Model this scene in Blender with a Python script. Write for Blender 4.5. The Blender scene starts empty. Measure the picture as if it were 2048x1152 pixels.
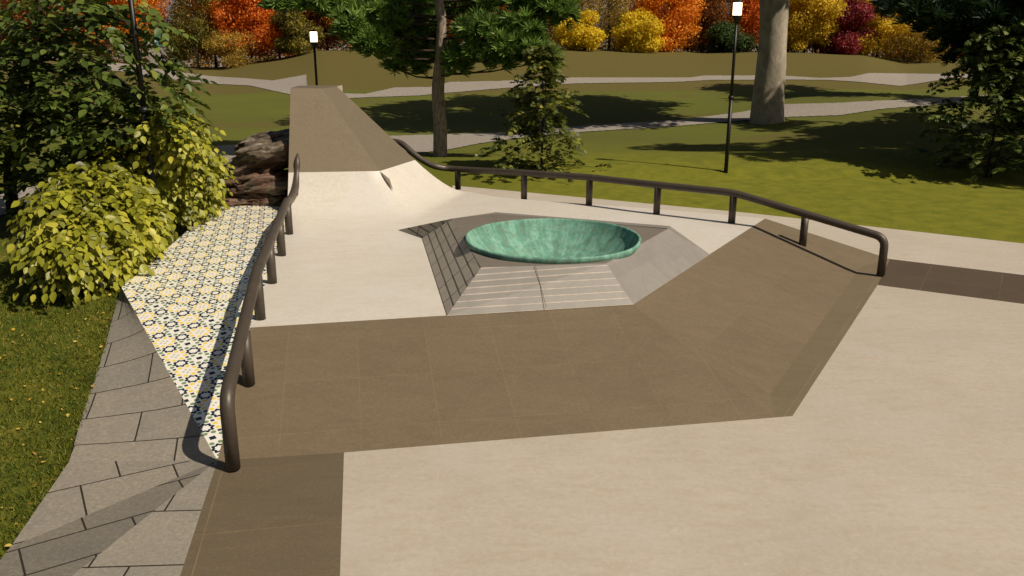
import bpy, bmesh, math, random
import numpy as np
from mathutils import Vector, Matrix
random.seed(7); rng = np.random.default_rng(7)
C = bpy.context.scene.collection
R = math.radians
# ------------------------------------------------------------------ camera
CH = 4.0; PITCH = R(16.74); FN = 1732/2048
cam = bpy.data.cameras.new('camera'); camo = bpy.data.objects.new('camera', cam); C.objects.link(camo)
camo.location = (0, 0, CH); camo.rotation_euler = (R(90)-PITCH, 0, 0)
cam.sensor_width = 36; cam.lens = 36*FN; cam.clip_end = 8000; cam.clip_start = .05
bpy.context.scene.camera = camo
def ray(px, py):
    a = (px-1024)/1732; b = (py-576)/1732
    return Vector((a, math.cos(PITCH)-b*math.sin(PITCH), -math.sin(PITCH)-b*math.cos(PITCH)))
def P(px, py, z=0.0):
    d = ray(px, py); t = (z-CH)/d.z; return Vector((d.x*t, d.y*t, z))
def PY(px, py, y):
    d = ray(px, py); t = y/d.y; return Vector((d.x*t, y, CH+d.z*t))
def onplane(px, py, a, b, c):
    n = (b-a).cross(c-a); d = ray(px, py); o = Vector((0, 0, CH))
    return o + d*((a-o).dot(n)/d.dot(n))
def sst(a, b, x):
    t = min(1, max(0, (x-a)/(b-a))); return t*t*(3-2*t)
# ------------------------------------------------------------------ ground height
CX = [-400, 220, 340, 440, 560, 640, 800, 1130, 1300, 1400, 1570, 1720, 1810, 1900, 2048, 2500]
CY = [118, 127, 136, 139, 121, 105, 108, 97, 105, 110, 107, 110, 126, 120, 116, 110]
DC = 75.0
CZ = [CH + (ray(1024, y).z/ray(1024, y).y)*DC for y in CY]
def zt(x, y):
    y_ = max(y, 1)
    px = 1024 + 1732*x/(y_*math.cos(PITCH)+1.2)
    cz = float(np.interp(px, CX, CZ))
    z = -0.03
    if y > 8 and x < -2.4:
        t = min(1, max(0, (y-8.0)/4.3))**1.35
        z += .5*t*sst(-2.5, -3.4, x)*(1-sst(20, 30, y))
    if y > 24:
        z += -.35*sst(25, 34, y)*(1-sst(36, 50, y)) * (1-sst(8, 16, x))
        z += .75*math.exp(-((x-19)/7)**2-((y-44)/5.0)**2)
        z += .5*math.exp(-((x-9)/16)**2-((y-27)/3.5)**2) * .55
    if y > 44:
        k = sst(44, DC, y)*.65+.35*sst(52, 80, y) if y < DC else 1
        k = sst(42, DC+4, y)
        z += k*cz
        z -= 13*sst(DC+6, DC+60, y)
        z += .10*math.sin(x*.21+y*.13)*sst(48, 60, y)
    return z
def hit(px, py):
    d = ray(px, py); o = Vector((0, 0, CH)); t = 4.0
    while t < 140:
        p = o+d*t
        if p.z <= zt(p.x, p.y): break
        t += .12
    return o+d*t
# ------------------------------------------------------------------ object helpers
def tag(o, label=None, cat=None, group=None, kind=None):
    if label: o['label'] = label
    if cat: o['category'] = cat
    if group: o['group'] = group
    if kind: o['kind'] = kind
    return o
def empty(name, loc, label, cat, group=None, rz=0):
    o = bpy.data.objects.new(name, None); C.objects.link(o); o.location = loc; o.rotation_euler.z = rz
    o.empty_display_size = .2
    bpy.context.view_layer.update()
    return tag(o, label, cat, group)
def link(name, me, mat, parent=None):
    o = bpy.data.objects.new(name, me); C.objects.link(o)
    if mat:
        for m in (mat if isinstance(mat, (list, tuple)) else [mat]): me.materials.append(m)
    if parent:
        o.parent = parent
        o.location = -Vector(parent.location) if parent.parent is None else (0, 0, 0)
    return o       # geometry is written in world coordinates; parents carry no rotation
def mesh(name, verts, faces, mat, parent=None, smooth=False, mi=None, uv=None):
    me = bpy.data.meshes.new(name); me.from_pydata([tuple(v) for v in verts], [], faces)
    if smooth: me.polygons.foreach_set('use_smooth', [True]*len(me.polygons))
    if mi: me.polygons.foreach_set('material_index', mi)
    if uv:
        l = me.uv_layers.new(name='UVMap'); k = 0
        for p in me.polygons:
            for vi in p.vertices: l.data[k].uv = uv[vi]; k += 1
    me.update(); return link(name, me, mat, parent)
def tube(pts, rad, seg=12, cap=True):
    """verts, faces of a swept tube"""
    pts = [Vector(p) for p in pts]; n = len(pts)
    rad = rad if isinstance(rad, (list, tuple)) else [rad]*n
    vs, fs = [], []; up = None
    for i, p in enumerate(pts):
        t = (pts[min(i+1, n-1)]-pts[max(i-1, 0)]).normalized()
        if up is None: up = Vector((0, 0, 1)) if abs(t.z) < .9 else Vector((1, 0, 0))
        up = (up - t*up.dot(t)).normalized(); s = t.cross(up)
        for k in range(seg):
            a = 2*math.pi*k/seg; vs.append(p+(up*math.cos(a)+s*math.sin(a))*rad[i])
    for i in range(n-1):
        for k in range(seg):
            a = i*seg+k; b = i*seg+(k+1) % seg; fs.append((a, b, b+seg, a+seg))
    if cap: fs.append(tuple(range(seg))[::-1]); fs.append(tuple((n-1)*seg+k for k in range(seg)))
    return vs, fs
class MB:
    def __init__(s): s.v = []; s.f = []
    def add(s, vf):
        o = len(s.v); s.v += list(vf[0]); s.f += [tuple(i+o for i in f) for f in vf[1]]; return s
    def tube(s, pts, rad, seg=12, cap=True): return s.add(tube(pts, rad, seg, cap))
    def box(s, c, d, rz=0):
        ca, sa = math.cos(rz), math.sin(rz); vs = []
        for z in (-1, 1):
            for x, y in ((-1, -1), (1, -1), (1, 1), (-1, 1)):
                X, Y = x*d[0]/2, y*d[1]/2; vs.append(Vector((c[0]+X*ca-Y*sa, c[1]+X*sa+Y*ca, c[2]+z*d[2]/2)))
        return s.add((vs, [(3, 2, 1, 0), (4, 5, 6, 7), (0, 1, 5, 4), (1, 2, 6, 5), (2, 3, 7, 6), (3, 0, 4, 7)]))
    def build(s, name, mat, parent=None, smooth=True): return mesh(name, s.v, s.f, mat, parent, smooth)
def smooth_path(pts, n=8):
    out = []; pts = [Vector(p) for p in pts]
    for i in range(len(pts)-1):
        p0 = pts[max(i-1, 0)]; p1 = pts[i]; p2 = pts[i+1]; p3 = pts[min(i+2, len(pts)-1)]
        for k in range(n):
            t = k/n
            out.append(.5*((2*p1)+(p2-p0)*t+(2*p0-5*p1+4*p2-p3)*t*t+(3*p1-p0-3*p2+p3)*t**3))
    out.append(pts[-1]); return out
# ------------------------------------------------------------------ materials
class NT:
    def __init__(s, name):
        s.m = bpy.data.materials.new(name); s.m.use_nodes = True; s.t = s.m.node_tree
        s.b = s.t.nodes['Principled BSDF']; s.out = s.t.nodes['Material Output']
    def n(s, typ, **kw):
        o = s.t.nodes.new(typ)
        for k, v in kw.items(): setattr(o, k, v)
        return o
    def set(s, sock, v):
        if hasattr(v, 'links') or isinstance(v, bpy.types.NodeSocket): s.t.links.new(v, sock)
        elif isinstance(v, (tuple, list)) and len(v) == 3 and sock.type == 'RGBA': sock.default_value = (*v, 1)
        else: sock.default_value = v
    def M(s, op, a, b=None, c=None, clamp=False):
        o = s.n('ShaderNodeMath', operation=op, use_clamp=clamp); s.set(o.inputs[0], a)
        if b is not None: s.set(o.inputs[1], b)
        if c is not None: s.set(o.inputs[2], c)
        return o.outputs[0]
    def coords(s, kind='Object', rot=0, scale=(1, 1, 1), loc=(0, 0, 0)):
        tc = s.n('ShaderNodeTexCoord'); mp = s.n('ShaderNodeMapping'); s.t.links.new(tc.outputs[kind], mp.inputs[0])
        mp.inputs['Rotation'].default_value = (0, 0, -rot); mp.inputs['Scale'].default_value = scale; mp.inputs['Location'].default_value = loc
        return mp.outputs[0]
    def noise(s, vec, scale, detail=4, rough=.55, dist=0):
        o = s.n('ShaderNodeTexNoise'); s.t.links.new(vec, o.inputs['Vector']); o.inputs['Scale'].default_value = scale
        o.inputs['Detail'].default_value = detail; o.inputs['Roughness'].default_value = rough; o.inputs['Distortion'].default_value = dist
        return o.outputs['Fac']
    def vor(s, vec, scale, feature='F1', out='Distance', rnd=1):
        o = s.n('ShaderNodeTexVoronoi', feature=feature); s.t.links.new(vec, o.inputs['Vector']); o.inputs['Scale'].default_value = scale
        o.inputs['Randomness'].default_value = rnd
        return o.outputs[out]
    def ramp(s, fac, stops, interp='LINEAR'):
        o = s.n('ShaderNodeValToRGB'); s.set(o.inputs[0], fac); cr = o.color_ramp; cr.interpolation = interp
        while len(cr.elements) < len(stops): cr.elements.new(.5)
        for e, (p, c) in zip(cr.elements, stops):
            e.position = p; e.color = (*c, 1) if isinstance(c, (tuple, list)) else (c, c, c, 1)
        return o.outputs[0]
    def mix(s, f, a, b, blend='MIX'):
        o = s.n('ShaderNodeMix', data_type='RGBA', blend_type=blend)
        s.set(o.inputs['Factor'], f); s.set(o.inputs['A'], a); s.set(o.inputs['B'], b); 
        return o.outputs['Result']
    def map(s, v, a, b, c, d):
        o = s.n('ShaderNodeMapRange'); s.set(o.inputs[0], v)
        for i, x in enumerate((a, b, c, d)): o.inputs[i+1].default_value = x
        return o.outputs[0]
    def bump(s, h, strength=.3, dist=.02):
        o = s.n('ShaderNodeBump'); o.inputs['Strength'].default_value = strength; o.inputs['Distance'].default_value = dist
        s.set(o.inputs['Height'], h); s.t.links.new(o.outputs[0], s.b.inputs['Normal'])
    def fin(s, col=None, rough=None, spec=None, metal=None):
        if col is not None: s.set(s.b.inputs['Base Color'], col)
        if rough is not None: s.set(s.b.inputs['Roughness'], rough)
        if spec is not None: s.set(s.b.inputs['Specular IOR Level'], spec)
        if metal is not None: s.set(s.b.inputs['Metallic'], metal)
        return s.m
def sep(nt, v):
    o = nt.n('ShaderNodeSeparateXYZ'); nt.t.links.new(v, o.inputs[0]); return o.outputs

def concrete(name, c1, c2, rough=.5, gloss=False, stain=(.34, .27, .19)):
    nt = NT(name); v = nt.coords(); st = nt.coords(scale=(1, 3.2, 1), rot=.1)
    big = nt.noise(v, .55, 5, .6, .6); mid = nt.noise(st, 2.2, 7, .68, .4); fine = nt.noise(v, 26, 5, .8)
    col = nt.mix(nt.map(big, .35, .68, 0, 1), c1, c2)
    col = nt.mix(nt.map(mid, .46, .66, 0, .42), col, stain)
    col = nt.mix(nt.map(nt.noise(v, 5, 6, .75), .5, .7, 0, .25), col, tuple(x*1.1 for x in c1))
    col = nt.mix(nt.map(fine, .3, .75, 0, .22), col, (.28, .23, .17))
    gr = nt.noise(v, 15, 12, .85, .2)
    col = nt.mix(nt.map(gr, .5, .64, 0, .38), col, tuple(x*.68 for x in c2)); col = nt.mix(nt.map(gr, .46, .38, 0, .35), col, tuple(min(1, x*1.22) for x in c1))
    pat = nt.noise(v, .9, 3, .5, .3); col = nt.mix(nt.map(pat, .52, .66, 0, .3), col, (c1[0]*.98, c1[1]*1.03, c1[2]*1.12))
    sp = nt.vor(v, 9, 'F1'); spk = nt.map(sp, .0, .07, .35, 0)
    col = nt.mix(nt.M('MULTIPLY', spk, nt.map(nt.noise(v, 3), .52, .6, 0, 1)), col, (.62, .57, .5))
    # sparse hairline scuffs
    w = nt.vor(nt.coords(scale=(1, .35, 1), rot=.8), 1.3, 'DISTANCE_TO_EDGE')
    sc = nt.M('MULTIPLY', nt.map(w, 0, .006, 1, 0), nt.map(nt.noise(v, 1.7), .56, .66, 0, .25))
    col = nt.mix(sc, col, (.6, .55, .47))
    nt.bump(nt.M('ADD', fine, nt.M('MULTIPLY', mid, .8)), .25, .004)
    return nt.fin(col, nt.map(mid, .3, .7, rough-.07, rough+.1), .5)
SANDY = concrete('sandy_concrete', (.435, .383, .316), (.385, .337, .276), .6)
FLOORM = concrete('pale_polished_concrete', (.60, .56, .50), (.56, .515, .45), .36, stain=(.50, .45, .38))
STRIPM = concrete('grey_fine_concrete', (.43, .385, .325), (.38, .335, .28), .75)

def slabstone(name, rot, c1=(.154, .115, .069), c2=(.124, .092, .054), w=.78, h=.8, off=(0, 0, 0), kind='Object', joint=.5):
    nt = NT(name); v = nt.coords(kind, rot, loc=off); vo = nt.coords()
    br = nt.n('ShaderNodeTexBrick'); nt.t.links.new(v, br.inputs['Vector'])
    br.offset = 0.0; br.inputs['Scale'].default_value = 1; br.inputs['Brick Width'].default_value = w; br.inputs['Row Height'].default_value = h
    br.inputs['Mortar Size'].default_value = .005; br.inputs['Mortar Smooth'].default_value = .5; br.inputs['Bias'].default_value = 0
    br.inputs['Color1'].default_value = (0, 0, 0, 1); br.inputs['Color2'].default_value = (1, 1, 1, 1); br.inputs['Mortar'].default_value = (.5, .5, .5, 1)
    fine = nt.noise(vo, 30, 10, .85); mid = nt.noise(nt.coords(kind, rot, (1, 2.5, 1)), 1.6, 6, .65, 1.2)
    col = nt.mix(nt.map(mid, .35, .68, 0, 1), c1, c2)
    col = nt.mix(.22, col, nt.mix(br.outputs['Color'], tuple(x*.8 for x in c1), tuple(x*1.15 for x in c1)))
    col = nt.mix(nt.map(fine, .44, .60, 0, .42), col, tuple(x*.55 for x in c1)); col = nt.mix(nt.map(fine, .46, .38, 0, .35), col, tuple(x*1.35 for x in c1))
    jm = nt.M('MULTIPLY', br.outputs['Fac'], nt.map(nt.noise(vo, 1.1), .38, .6, .12, joint))
    col = nt.mix(jm, col, (.29, .20, .10))
    nt.bump(fine, .3, .003)
    return nt.fin(col, nt.map(fine, .3, .7, .5, .68), .45)
def paver(name, rot, off=(0, 0, 0), tone=1.0, w=1.0, h=.62, kind='Object'):
    nt = NT(name); v = nt.coords(kind, rot, loc=off); vo = nt.coords()
    br = nt.n('ShaderNodeTexBrick'); nt.t.links.new(v, br.inputs['Vector'])
    br.offset = .42; br.squash = 1.0; br.inputs['Scale'].default_value = 1; br.inputs['Brick Width'].default_value = w; br.inputs['Row Height'].default_value = h
    br.inputs['Mortar Size'].default_value = .009; br.inputs['Mortar Smooth'].default_value = .15
    br.inputs['Color1'].default_value = (0, 0, 0, 1); br.inputs['Color2'].default_value = (1, 1, 1, 1)
    fine = nt.noise(vo, 26, 10, .85); mid = nt.noise(vo, 2.3, 6, .65, .7)
    a = tuple(x*tone for x in (.20, .178, .146)); b = tuple(x*tone for x in (.165, .152, .13))
    col = nt.mix(br.outputs['Color'], a, b)
    col = nt.mix(nt.map(mid, .35, .7, 0, .6), col, tuple(x*tone for x in (.24, .205, .155)))
    col = nt.mix(nt.map(fine, .44, .6, 0, .5), col, tuple(x*.5 for x in a)); col = nt.mix(nt.map(fine, .46, .38, 0, .45), col, tuple(x*1.5 for x in a))
    col = nt.mix(nt.M('MULTIPLY', nt.map(nt.vor(vo, 3.1), 0, .05, .6, 0), 1), col, (.08, .05, .03))
    col = nt.mix(nt.map(br.outputs['Fac'], .1, .6, 0, 1), col, (.022, .017, .010))
    nt.bump(nt.M('SUBTRACT', fine, nt.M('MULTIPLY', br.outputs['Fac'], 4)), .4, .004)
    return nt.fin(col, .62, .4)

def tilemat(name, rot, scale, off=(0, 0, 0)):
    nt = NT(name); v = nt.coords('UV', rot, (1/scale[0], 1/scale[1], 1), off); X, Y, _ = sep(nt, v); M = nt.M
    fx, fy = M('FLOOR', X), M('FLOOR', Y)
    pu, pv = M('SUBTRACT', M('SUBTRACT', X, fx), .5), M('SUBTRACT', M('SUBTRACT', Y, fy), .5)
    par = M('GREATER_THAN', M('FRACT', M('ADD', M('MULTIPLY', M('ADD', fx, fy), .5), .25)), .5)
    cu, cv = M('SUBTRACT', X, M('ROUND', X)), M('SUBTRACT', Y, M('ROUND', Y))
    def hyp(a, b): return M('SQRT', M('ADD', M('MULTIPLY', a, a), M('MULTIPLY', b, b)))
    def less(a, b): return M('LESS_THAN', a, b)
    r = hyp(cu, cv); th = M('ARCTAN2', cv, cu); c8 = M('COSINE', M('MULTIPLY', th, 8))
    so = less(r, M('MULTIPLY_ADD', c8, .036, .272)); si = less(r, M('MULTIPLY_ADD', c8, .02, .160))
    ring = M('SUBTRACT', so, si, clamp=True)
    rc = hyp(pu, pv); tc_ = M('DIVIDE', M('ARCTAN2', pv, pu), math.pi/4)
    tl = M('MULTIPLY', M('SUBTRACT', M('FRACT', tc_), .5), math.pi/4)
    lx = M('DIVIDE', M('SUBTRACT', M('MULTIPLY', rc, M('COSINE', tl)), .365), .088); ly = M('DIVIDE', M('MULTIPLY', rc, M('SINE', tl)), .088)
    petal = less(hyp(lx, ly), 1)
    a, b = M('ABSOLUTE', pu), M('ABSOLUTE', pv)
    d1 = less(M('ADD', M('ABSOLUTE', M('SUBTRACT', a, .5)), b), .092); d2 = less(M('ADD', M('ABSOLUTE', M('SUBTRACT', b, .5)), a), .092)
    edge = M('MAXIMUM', d1, d2)
    cd = less(M('ADD', a, b), .145)
    tri = less(M('ADD', M('ABSOLUTE', M('SUBTRACT', a, .085)), M('ABSOLUTE', M('SUBTRACT', b, .085))), .058)
    navy = (.014, .026, .042)
    nz = nt.noise(nt.coords(), 1.5, 4)
    col = nt.mix(nt.map(nz, .4, .7, 0, .4), (.80, .765, .70), (.72, .67, .59))
    col = nt.mix(petal, col, nt.mix(par, (.17, .27, .13), (.80, .60, .09)))
    col = nt.mix(M('MULTIPLY', tri, par), col, (.40, .41, .31))
    col = nt.mix(M('MULTIPLY', cd, M('SUBTRACT', 1, par)), col, navy)
    col = nt.mix(edge, col, (.035, .035, .055)); col = nt.mix(ring, col, navy)
    return nt.fin(col, .22, .5)

def simple(name, col, rough=.5, metal=0, spec=.5, var=.3, scale=6, bump=0):
    nt = NT(name); v = nt.coords(); n = nt.noise(v, scale, 5, .6)
    c = nt.mix(nt.map(n, .3, .7, 0, 1), col, tuple(x*(1-var) for x in col))
    if bump: nt.bump(n, bump, .02)
    return nt.fin(c, rough, spec, metal)

def leafmat(name, stops, trans=.35, rough=.5, clump=.8):
    nt = NT(name); g = nt.n('ShaderNodeNewGeometry'); rnd = g.outputs['Random Per Island']
    n = nt.noise(nt.coords(), clump, 2)
    f = nt.M('ADD', nt.M('MULTIPLY', rnd, .75), nt.map(n, .3, .7, -.1, .35), clamp=True)
    col = nt.ramp(f, stops); nt.fin(col, rough, .3)
    tr = nt.n('ShaderNodeBsdfTranslucent'); nt.t.links.new(col, tr.inputs[0])
    ms = nt.n('ShaderNodeMixShader'); ms.inputs[0].default_value = trans
    nt.t.links.new(nt.b.outputs[0], ms.inputs[1]); nt.t.links.new(tr.outputs[0], ms.inputs[2]); nt.t.links.new(ms.outputs[0], nt.out.inputs[0])
    return nt.m
def barkmat(name, c1, c2, sx=8, sz=2, bump=.6, patch=None):
    nt = NT(name); v = nt.coords(scale=(sx, sx, sz)); n = nt.noise(v, 1, 8, .7, .5); m = nt.noise(nt.coords(), 1.2, 4)
    col = nt.ramp(n, [(.32, c2), (.62, c1)])
    if patch: col = nt.mix(nt.map(m, .52, .6, 0, .7), col, patch)
    nt.bump(n, bump, .05)
    return nt.fin(col, .85, .2)
BARK_P = barkmat('pine_bark', (.42, .335, .26), (.10, .07, .05), 14, 5)
BARK_B = barkmat('beech_bark', (.40, .35, .27), (.19, .16, .12), 2.2, 1.4, .8, (.27, .235, .18))
BARK_D = barkmat('dark_bark', (.055, .038, .026), (.016, .011, .008), 12, 3)
BARK_G = barkmat('grey_bark', (.30, .25, .20), (.12, .10, .08), 10, 3)
# grass
def grassmat():
    nt = NT('lawn_grass'); v = nt.coords(); X, Y, Z = sep(nt, v)
    st = nt.coords(scale=(1, 1.0, 1))
    f1 = nt.noise(st, 26, 8, .82, .7); f2 = nt.noise(v, 2.4, 5, .65); f3 = nt.noise(v, .16, 3); blade = nt.noise(nt.coords(scale=(1, .35, 1), rot=.5), 90, 3, .8)
    near = nt.ramp(nt.M('ADD', nt.M('MULTIPLY', f1, .7), nt.M('MULTIPLY', f2, .3)), [(.38, (.022, .032, .004)), (.46, (.055, .080, .007)), (.54, (.115, .115, .012)), (.64, (.23, .18, .03))])
    near = nt.mix(nt.map(blade, .3, .7, 0, .5), near, nt.mix(.5, near, (.02, .03, .004)))
    # leaf litter
    vd = nt.n('ShaderNodeTexVoronoi'); nt.t.links.new(nt.coords(scale=(1, 1.3, 1)), vd.inputs['Vector']); vd.inputs['Scale'].default_value = 8.5
    cr = sep(nt, vd.outputs['Color'])
    lit = nt.M('MULTIPLY', nt.M('LESS_THAN', vd.outputs['Distance'], nt.map(cr[1], 0, 1, .08, .26)), nt.M('GREATER_THAN', cr[0], .42))
    near = nt.mix(nt.M('MULTIPLY', lit, .8), near, nt.mix(cr[2], (.32, .22, .03), (.22, .10, .03)))
    # warm far lawn with mown mounds
    olive = nt.mix(nt.map(f3, .4, .6, 0, 1), (.112, .120, .020), (.10, .104, .020))
    brown = (.115, .093, .026)
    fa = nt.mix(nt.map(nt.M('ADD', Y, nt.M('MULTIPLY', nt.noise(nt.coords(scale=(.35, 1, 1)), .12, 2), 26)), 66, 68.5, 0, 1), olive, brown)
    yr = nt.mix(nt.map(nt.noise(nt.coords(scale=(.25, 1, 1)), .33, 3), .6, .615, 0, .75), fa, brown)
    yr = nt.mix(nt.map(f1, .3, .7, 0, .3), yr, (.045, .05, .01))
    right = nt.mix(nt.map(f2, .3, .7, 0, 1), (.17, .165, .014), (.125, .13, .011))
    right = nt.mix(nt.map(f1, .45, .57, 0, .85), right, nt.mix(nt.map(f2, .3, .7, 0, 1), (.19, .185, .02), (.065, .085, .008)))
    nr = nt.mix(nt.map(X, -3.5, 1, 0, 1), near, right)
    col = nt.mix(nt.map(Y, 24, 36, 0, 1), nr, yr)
    nt.bump(nt.M('ADD', f1, blade), .5, .03)
    return nt.fin(col, .9, .15)
GRASS = grassmat()
def gravelmat():
    nt = NT('gravel'); v = nt.coords(); a = nt.noise(v, 14, 6, .8); b = nt.vor(v, 30)
    col = nt.ramp(nt.M('ADD', nt.M('MULTIPLY', a, .7), nt.M('MULTIPLY', b, .4)), [(.35, (.10, .085, .07)), (.55, (.25, .22, .185)), (.75, (.36, .33, .29))])
    nt.bump(a, .5, .03); return nt.fin(col, .9, .2)
GRAVEL = gravelmat()
# ------------------------------------------------------------------ terrain
def axis(lo, hi, fine_lo, fine_hi, step, n_out, pw=2.2):
    a = list(np.arange(fine_lo, fine_hi+1e-6, step))
    l = [fine_lo-(fine_lo-lo)*((i/n_out)**pw) for i in range(n_out, 0, -1)]
    r = [fine_hi+(hi-fine_hi)*((i/n_out)**pw) for i in range(1, n_out+1)]
    return l+a+r
xs = axis(-420, 420, -26, 30, .5, 26); ys = axis(-60, 190, -4, 92, .5, 16)
tv = [(x, y, zt(x, y)) for y in ys for x in xs]; nx = len(xs)
tf = [(j*nx+i, j*nx+i+1, (j+1)*nx+i+1, (j+1)*nx+i) for j in range(len(ys)-1) for i in range(nx-1)]
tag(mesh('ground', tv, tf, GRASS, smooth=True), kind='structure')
def drape(name, lo, hi, mat, n=6, off=.045, sub=24):
    """strip draped on the ground between two picture polylines (world points from hit)"""
    def res(pl):
        x = np.linspace(pl[0][0], pl[-1][0], sub*(len(pl)-1)+1); return x, np.interp(x, [p[0] for p in pl], [p[1] for p in pl])
    x0, x1 = lo[0][0], lo[-1][0]; K = sub*max(len(lo), len(hi))
    vs = []
    for i in range(K+1):
        px = x0+(x1-x0)*i/K
        a = hit(px, float(np.interp(px, [p[0] for p in lo], [p[1] for p in lo]))); b = hit(px, float(np.interp(px, [p[0] for p in hi], [p[1] for p in hi])))
        for k in range(n+1):
            p = a.lerp(b, k/n); p.z = zt(p.x, p.y)+off; vs.append(p)
    fs = [(i*(n+1)+k, (i+1)*(n+1)+k, (i+1)*(n+1)+k+1, i*(n+1)+k+1) for i in range(K) for k in range(n)]
    return tag(mesh(name, vs, fs, mat, smooth=True), kind='structure')
drape('far_path', [(180, 140), (240, 143), (330, 158), (420, 168), (500, 172), (580, 190), (640, 201), (730, 196), (840, 192), (880, 188), (1000, 178), (1150, 168), (1350, 165), (1420, 161), (1560, 160), (1660, 161), (1720, 165), (1800, 173), (1835, 168), (1900, 158), (2100, 155)],
      [(180, 122), (240, 127), (330, 141), (420, 153), (500, 158), (545, 162), (614, 150), (616, 186), (730, 189), (790, 176), (860, 175), (900, 165), (1000, 163), (1150, 156), (1380, 156), (1410, 152), (1560, 152), (1640, 157), (1700, 155), (1740, 147), (1900, 149), (2100, 150)], GRAVEL, 5, .03)
drape('near_path', [(-60, 450), (60, 420), (200, 372), (330, 350), (440, 335), (560, 322), (700, 312), (820, 310), (900, 300), (960, 288), (1050, 276), (1180, 264), (1350, 254), (1560, 236), (1680, 232), (1760, 220), (1860, 212), (1990, 200), (2200, 190)],
      [(-60, 402), (60, 378), (200, 330), (330, 308), (440, 293), (560, 285), (700, 276), (820, 272), (900, 270), (960, 268), (1050, 264), (1180, 252), (1350, 242), (1480, 226), (1560, 210), (1680, 207), (1760, 203), (1860, 198), (1990, 190), (2200, 180)], GRAVEL, 8, .03)
# ------------------------------------------------------------------ water, far shore
nt = NT('river_water'); nt.bump(nt.noise(nt.coords(scale=(1, 3, 1)), .3, 4), .3, .5); WATER = nt.fin((.20, .17, .14), .7, .1)
tag(mesh('river_water', [(-4000, 120, -10), (4000, 120, -10), (4000, 700, -10), (-4000, 700, -10)], [(0, 1, 2, 3)], WATER), kind='structure')
tag(mesh('far_shore', [(-4000, 655, -9.5), (4000, 655, -9.5), (4000, 7500, -2), (-4000, 7500, -2)], [(0, 1, 2, 3)], simple('far_shore', (.20, .17, .13), .9, var=.5, scale=.02)), kind='structure')
def citymat(name, wall, glass, w=3.2, h=3.4):
    nt = NT(name); v = nt.coords(); X, Y, Z = sep(nt, v)
    cmb = nt.n('ShaderNodeCombineXYZ'); nt.set(cmb.inputs[0], nt.M('ADD', X, Y)); nt.set(cmb.inputs[1], Z)
    br = nt.n('ShaderNodeTexBrick'); nt.t.links.new(cmb.outputs[0], br.inputs[0]); br.offset = 0
    br.inputs['Scale'].default_value = 1; br.inputs['Brick Width'].default_value = w; br.inputs['Row Height'].default_value = h; br.inputs['Mortar Size'].default_value = .8
    br.inputs['Color1'].default_value = (*glass, 1); br.inputs['Color2'].default_value = (*[x*1.6 for x in glass], 1); br.inputs['Mortar'].default_value = (*wall, 1)
    return nt.fin(br.outputs['Color'], .5, .5)
CM = [citymat('tower_blue_glass', (.16, .19, .25), (.06, .085, .14)), citymat('tower_pale_stone', (.42, .36, .30), (.10, .11, .13)), citymat('tower_grey', (.27, .25, .25), (.08, .09, .12)), citymat('tower_brown', (.26, .17, .12), (.07, .06, .06))]
BUILD = [  # px x0, x1, top y, distance, material, label
    (312, 322, 12, 700, 0, 'slim blue glass tower on the far shore beside the pale grey tower'),
    (328, 352, 3, 720, 2, 'tall pale grey tower on the far shore, between the orange tree and the olive tree'),
    (296, 312, 60, 680, 3, 'low brown waterfront building just left of the slim blue tower'),
    (20, 70, -30, 900, 2, 'grey tower on the far shore seen through the leaves at the far left'),
    (110, 170, 10, 880, 1, 'wide pale stone block on the far shore behind the dark leafy tree'),
    (190, 214, -20, 820, 0, 'blue glass tower behind the left edge of the orange tree'),
    (1120, 1150, 20, 800, 3, 'brown tower on the far shore behind the right end of the pine boughs'),
    (1168, 1215, -10, 860, 2, 'grey tower behind the gold speckled thin tree'),
    (1243, 1272, -12, 800, 1, 'pale stone tower rising above the second yellow bush'),
    (1433, 1460, -10, 820, 0, 'blue glass tower beside the lamp head on the right'),
    (1640, 1662, -4, 800, 1, 'pale stepped stone tower left of the crimson tree'),
    (1664, 1690, -15, 900, 0, 'blue tower standing just behind the crimson tree'),
    (640, 700, -20, 850, 2, 'grey tower hidden mostly behind the left pine boughs'),
    (1000, 1040, -10, 850, 1, 'pale tower seen through gaps in the right pine boughs')]
for x0, x1, ty, D, m, lab in BUILD:
    a = PY(x0, ty, D); b = PY(x1, ty, D); w = b.x-a.x; dp = max(12, w*.8); zb = -9.6+(D-655)*.0011
    root = empty('tower_building', ((a.x+b.x)/2, D+dp/2, zb), lab, 'building', 'towers across the river')
    q = MB(); q.box(((a.x+b.x)/2, D+dp/2, (a.z+zb)/2), (w, dp, a.z-zb)); q.build('wall', CM[m], root, False)
    q = MB(); q.box(((a.x+b.x)/2, D+dp/2, a.z+1.2), (w*.6, dp*.6, 2.4)); q.build('roof', CM[2], root, False)
sh = empty('waterfront_shed', PY(306, 95, 660), 'white and teal roofed waterfront shed low on the far shore', 'shed')
p = sh.location.copy(); q = MB(); q.box((p.x-2, 662, -6.6), (9, 8, 5.6)); q.build('wall', simple('white_shed', (.6, .6, .58), .6), sh, False)
q = MB(); q.box((p.x+5, 665, -4.2), (7, 8, 10)); q.build('annex', simple('teal_roof', (.05, .3, .27), .6), sh, False)
# ------------------------------------------------------------------ skate park hardscape
H = .57
A = P(500, 655, H); B = P(1265, 608, H); Cc = P(1530, 437, H)
F0 = P(435, 921, 0); F1 = P(688, 905, 0); F2 = P(1585, 832, 0); F3 = P(1755, 570, 0); F4 = P(1780, 518, 0)
rot1 = math.atan2((F2-F1).y, (F2-F1).x); rot2 = math.atan2((F3-F2).y, (F3-F2).x)
DARKC = ((.130, .099, .060), (.106, .080, .048))
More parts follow.
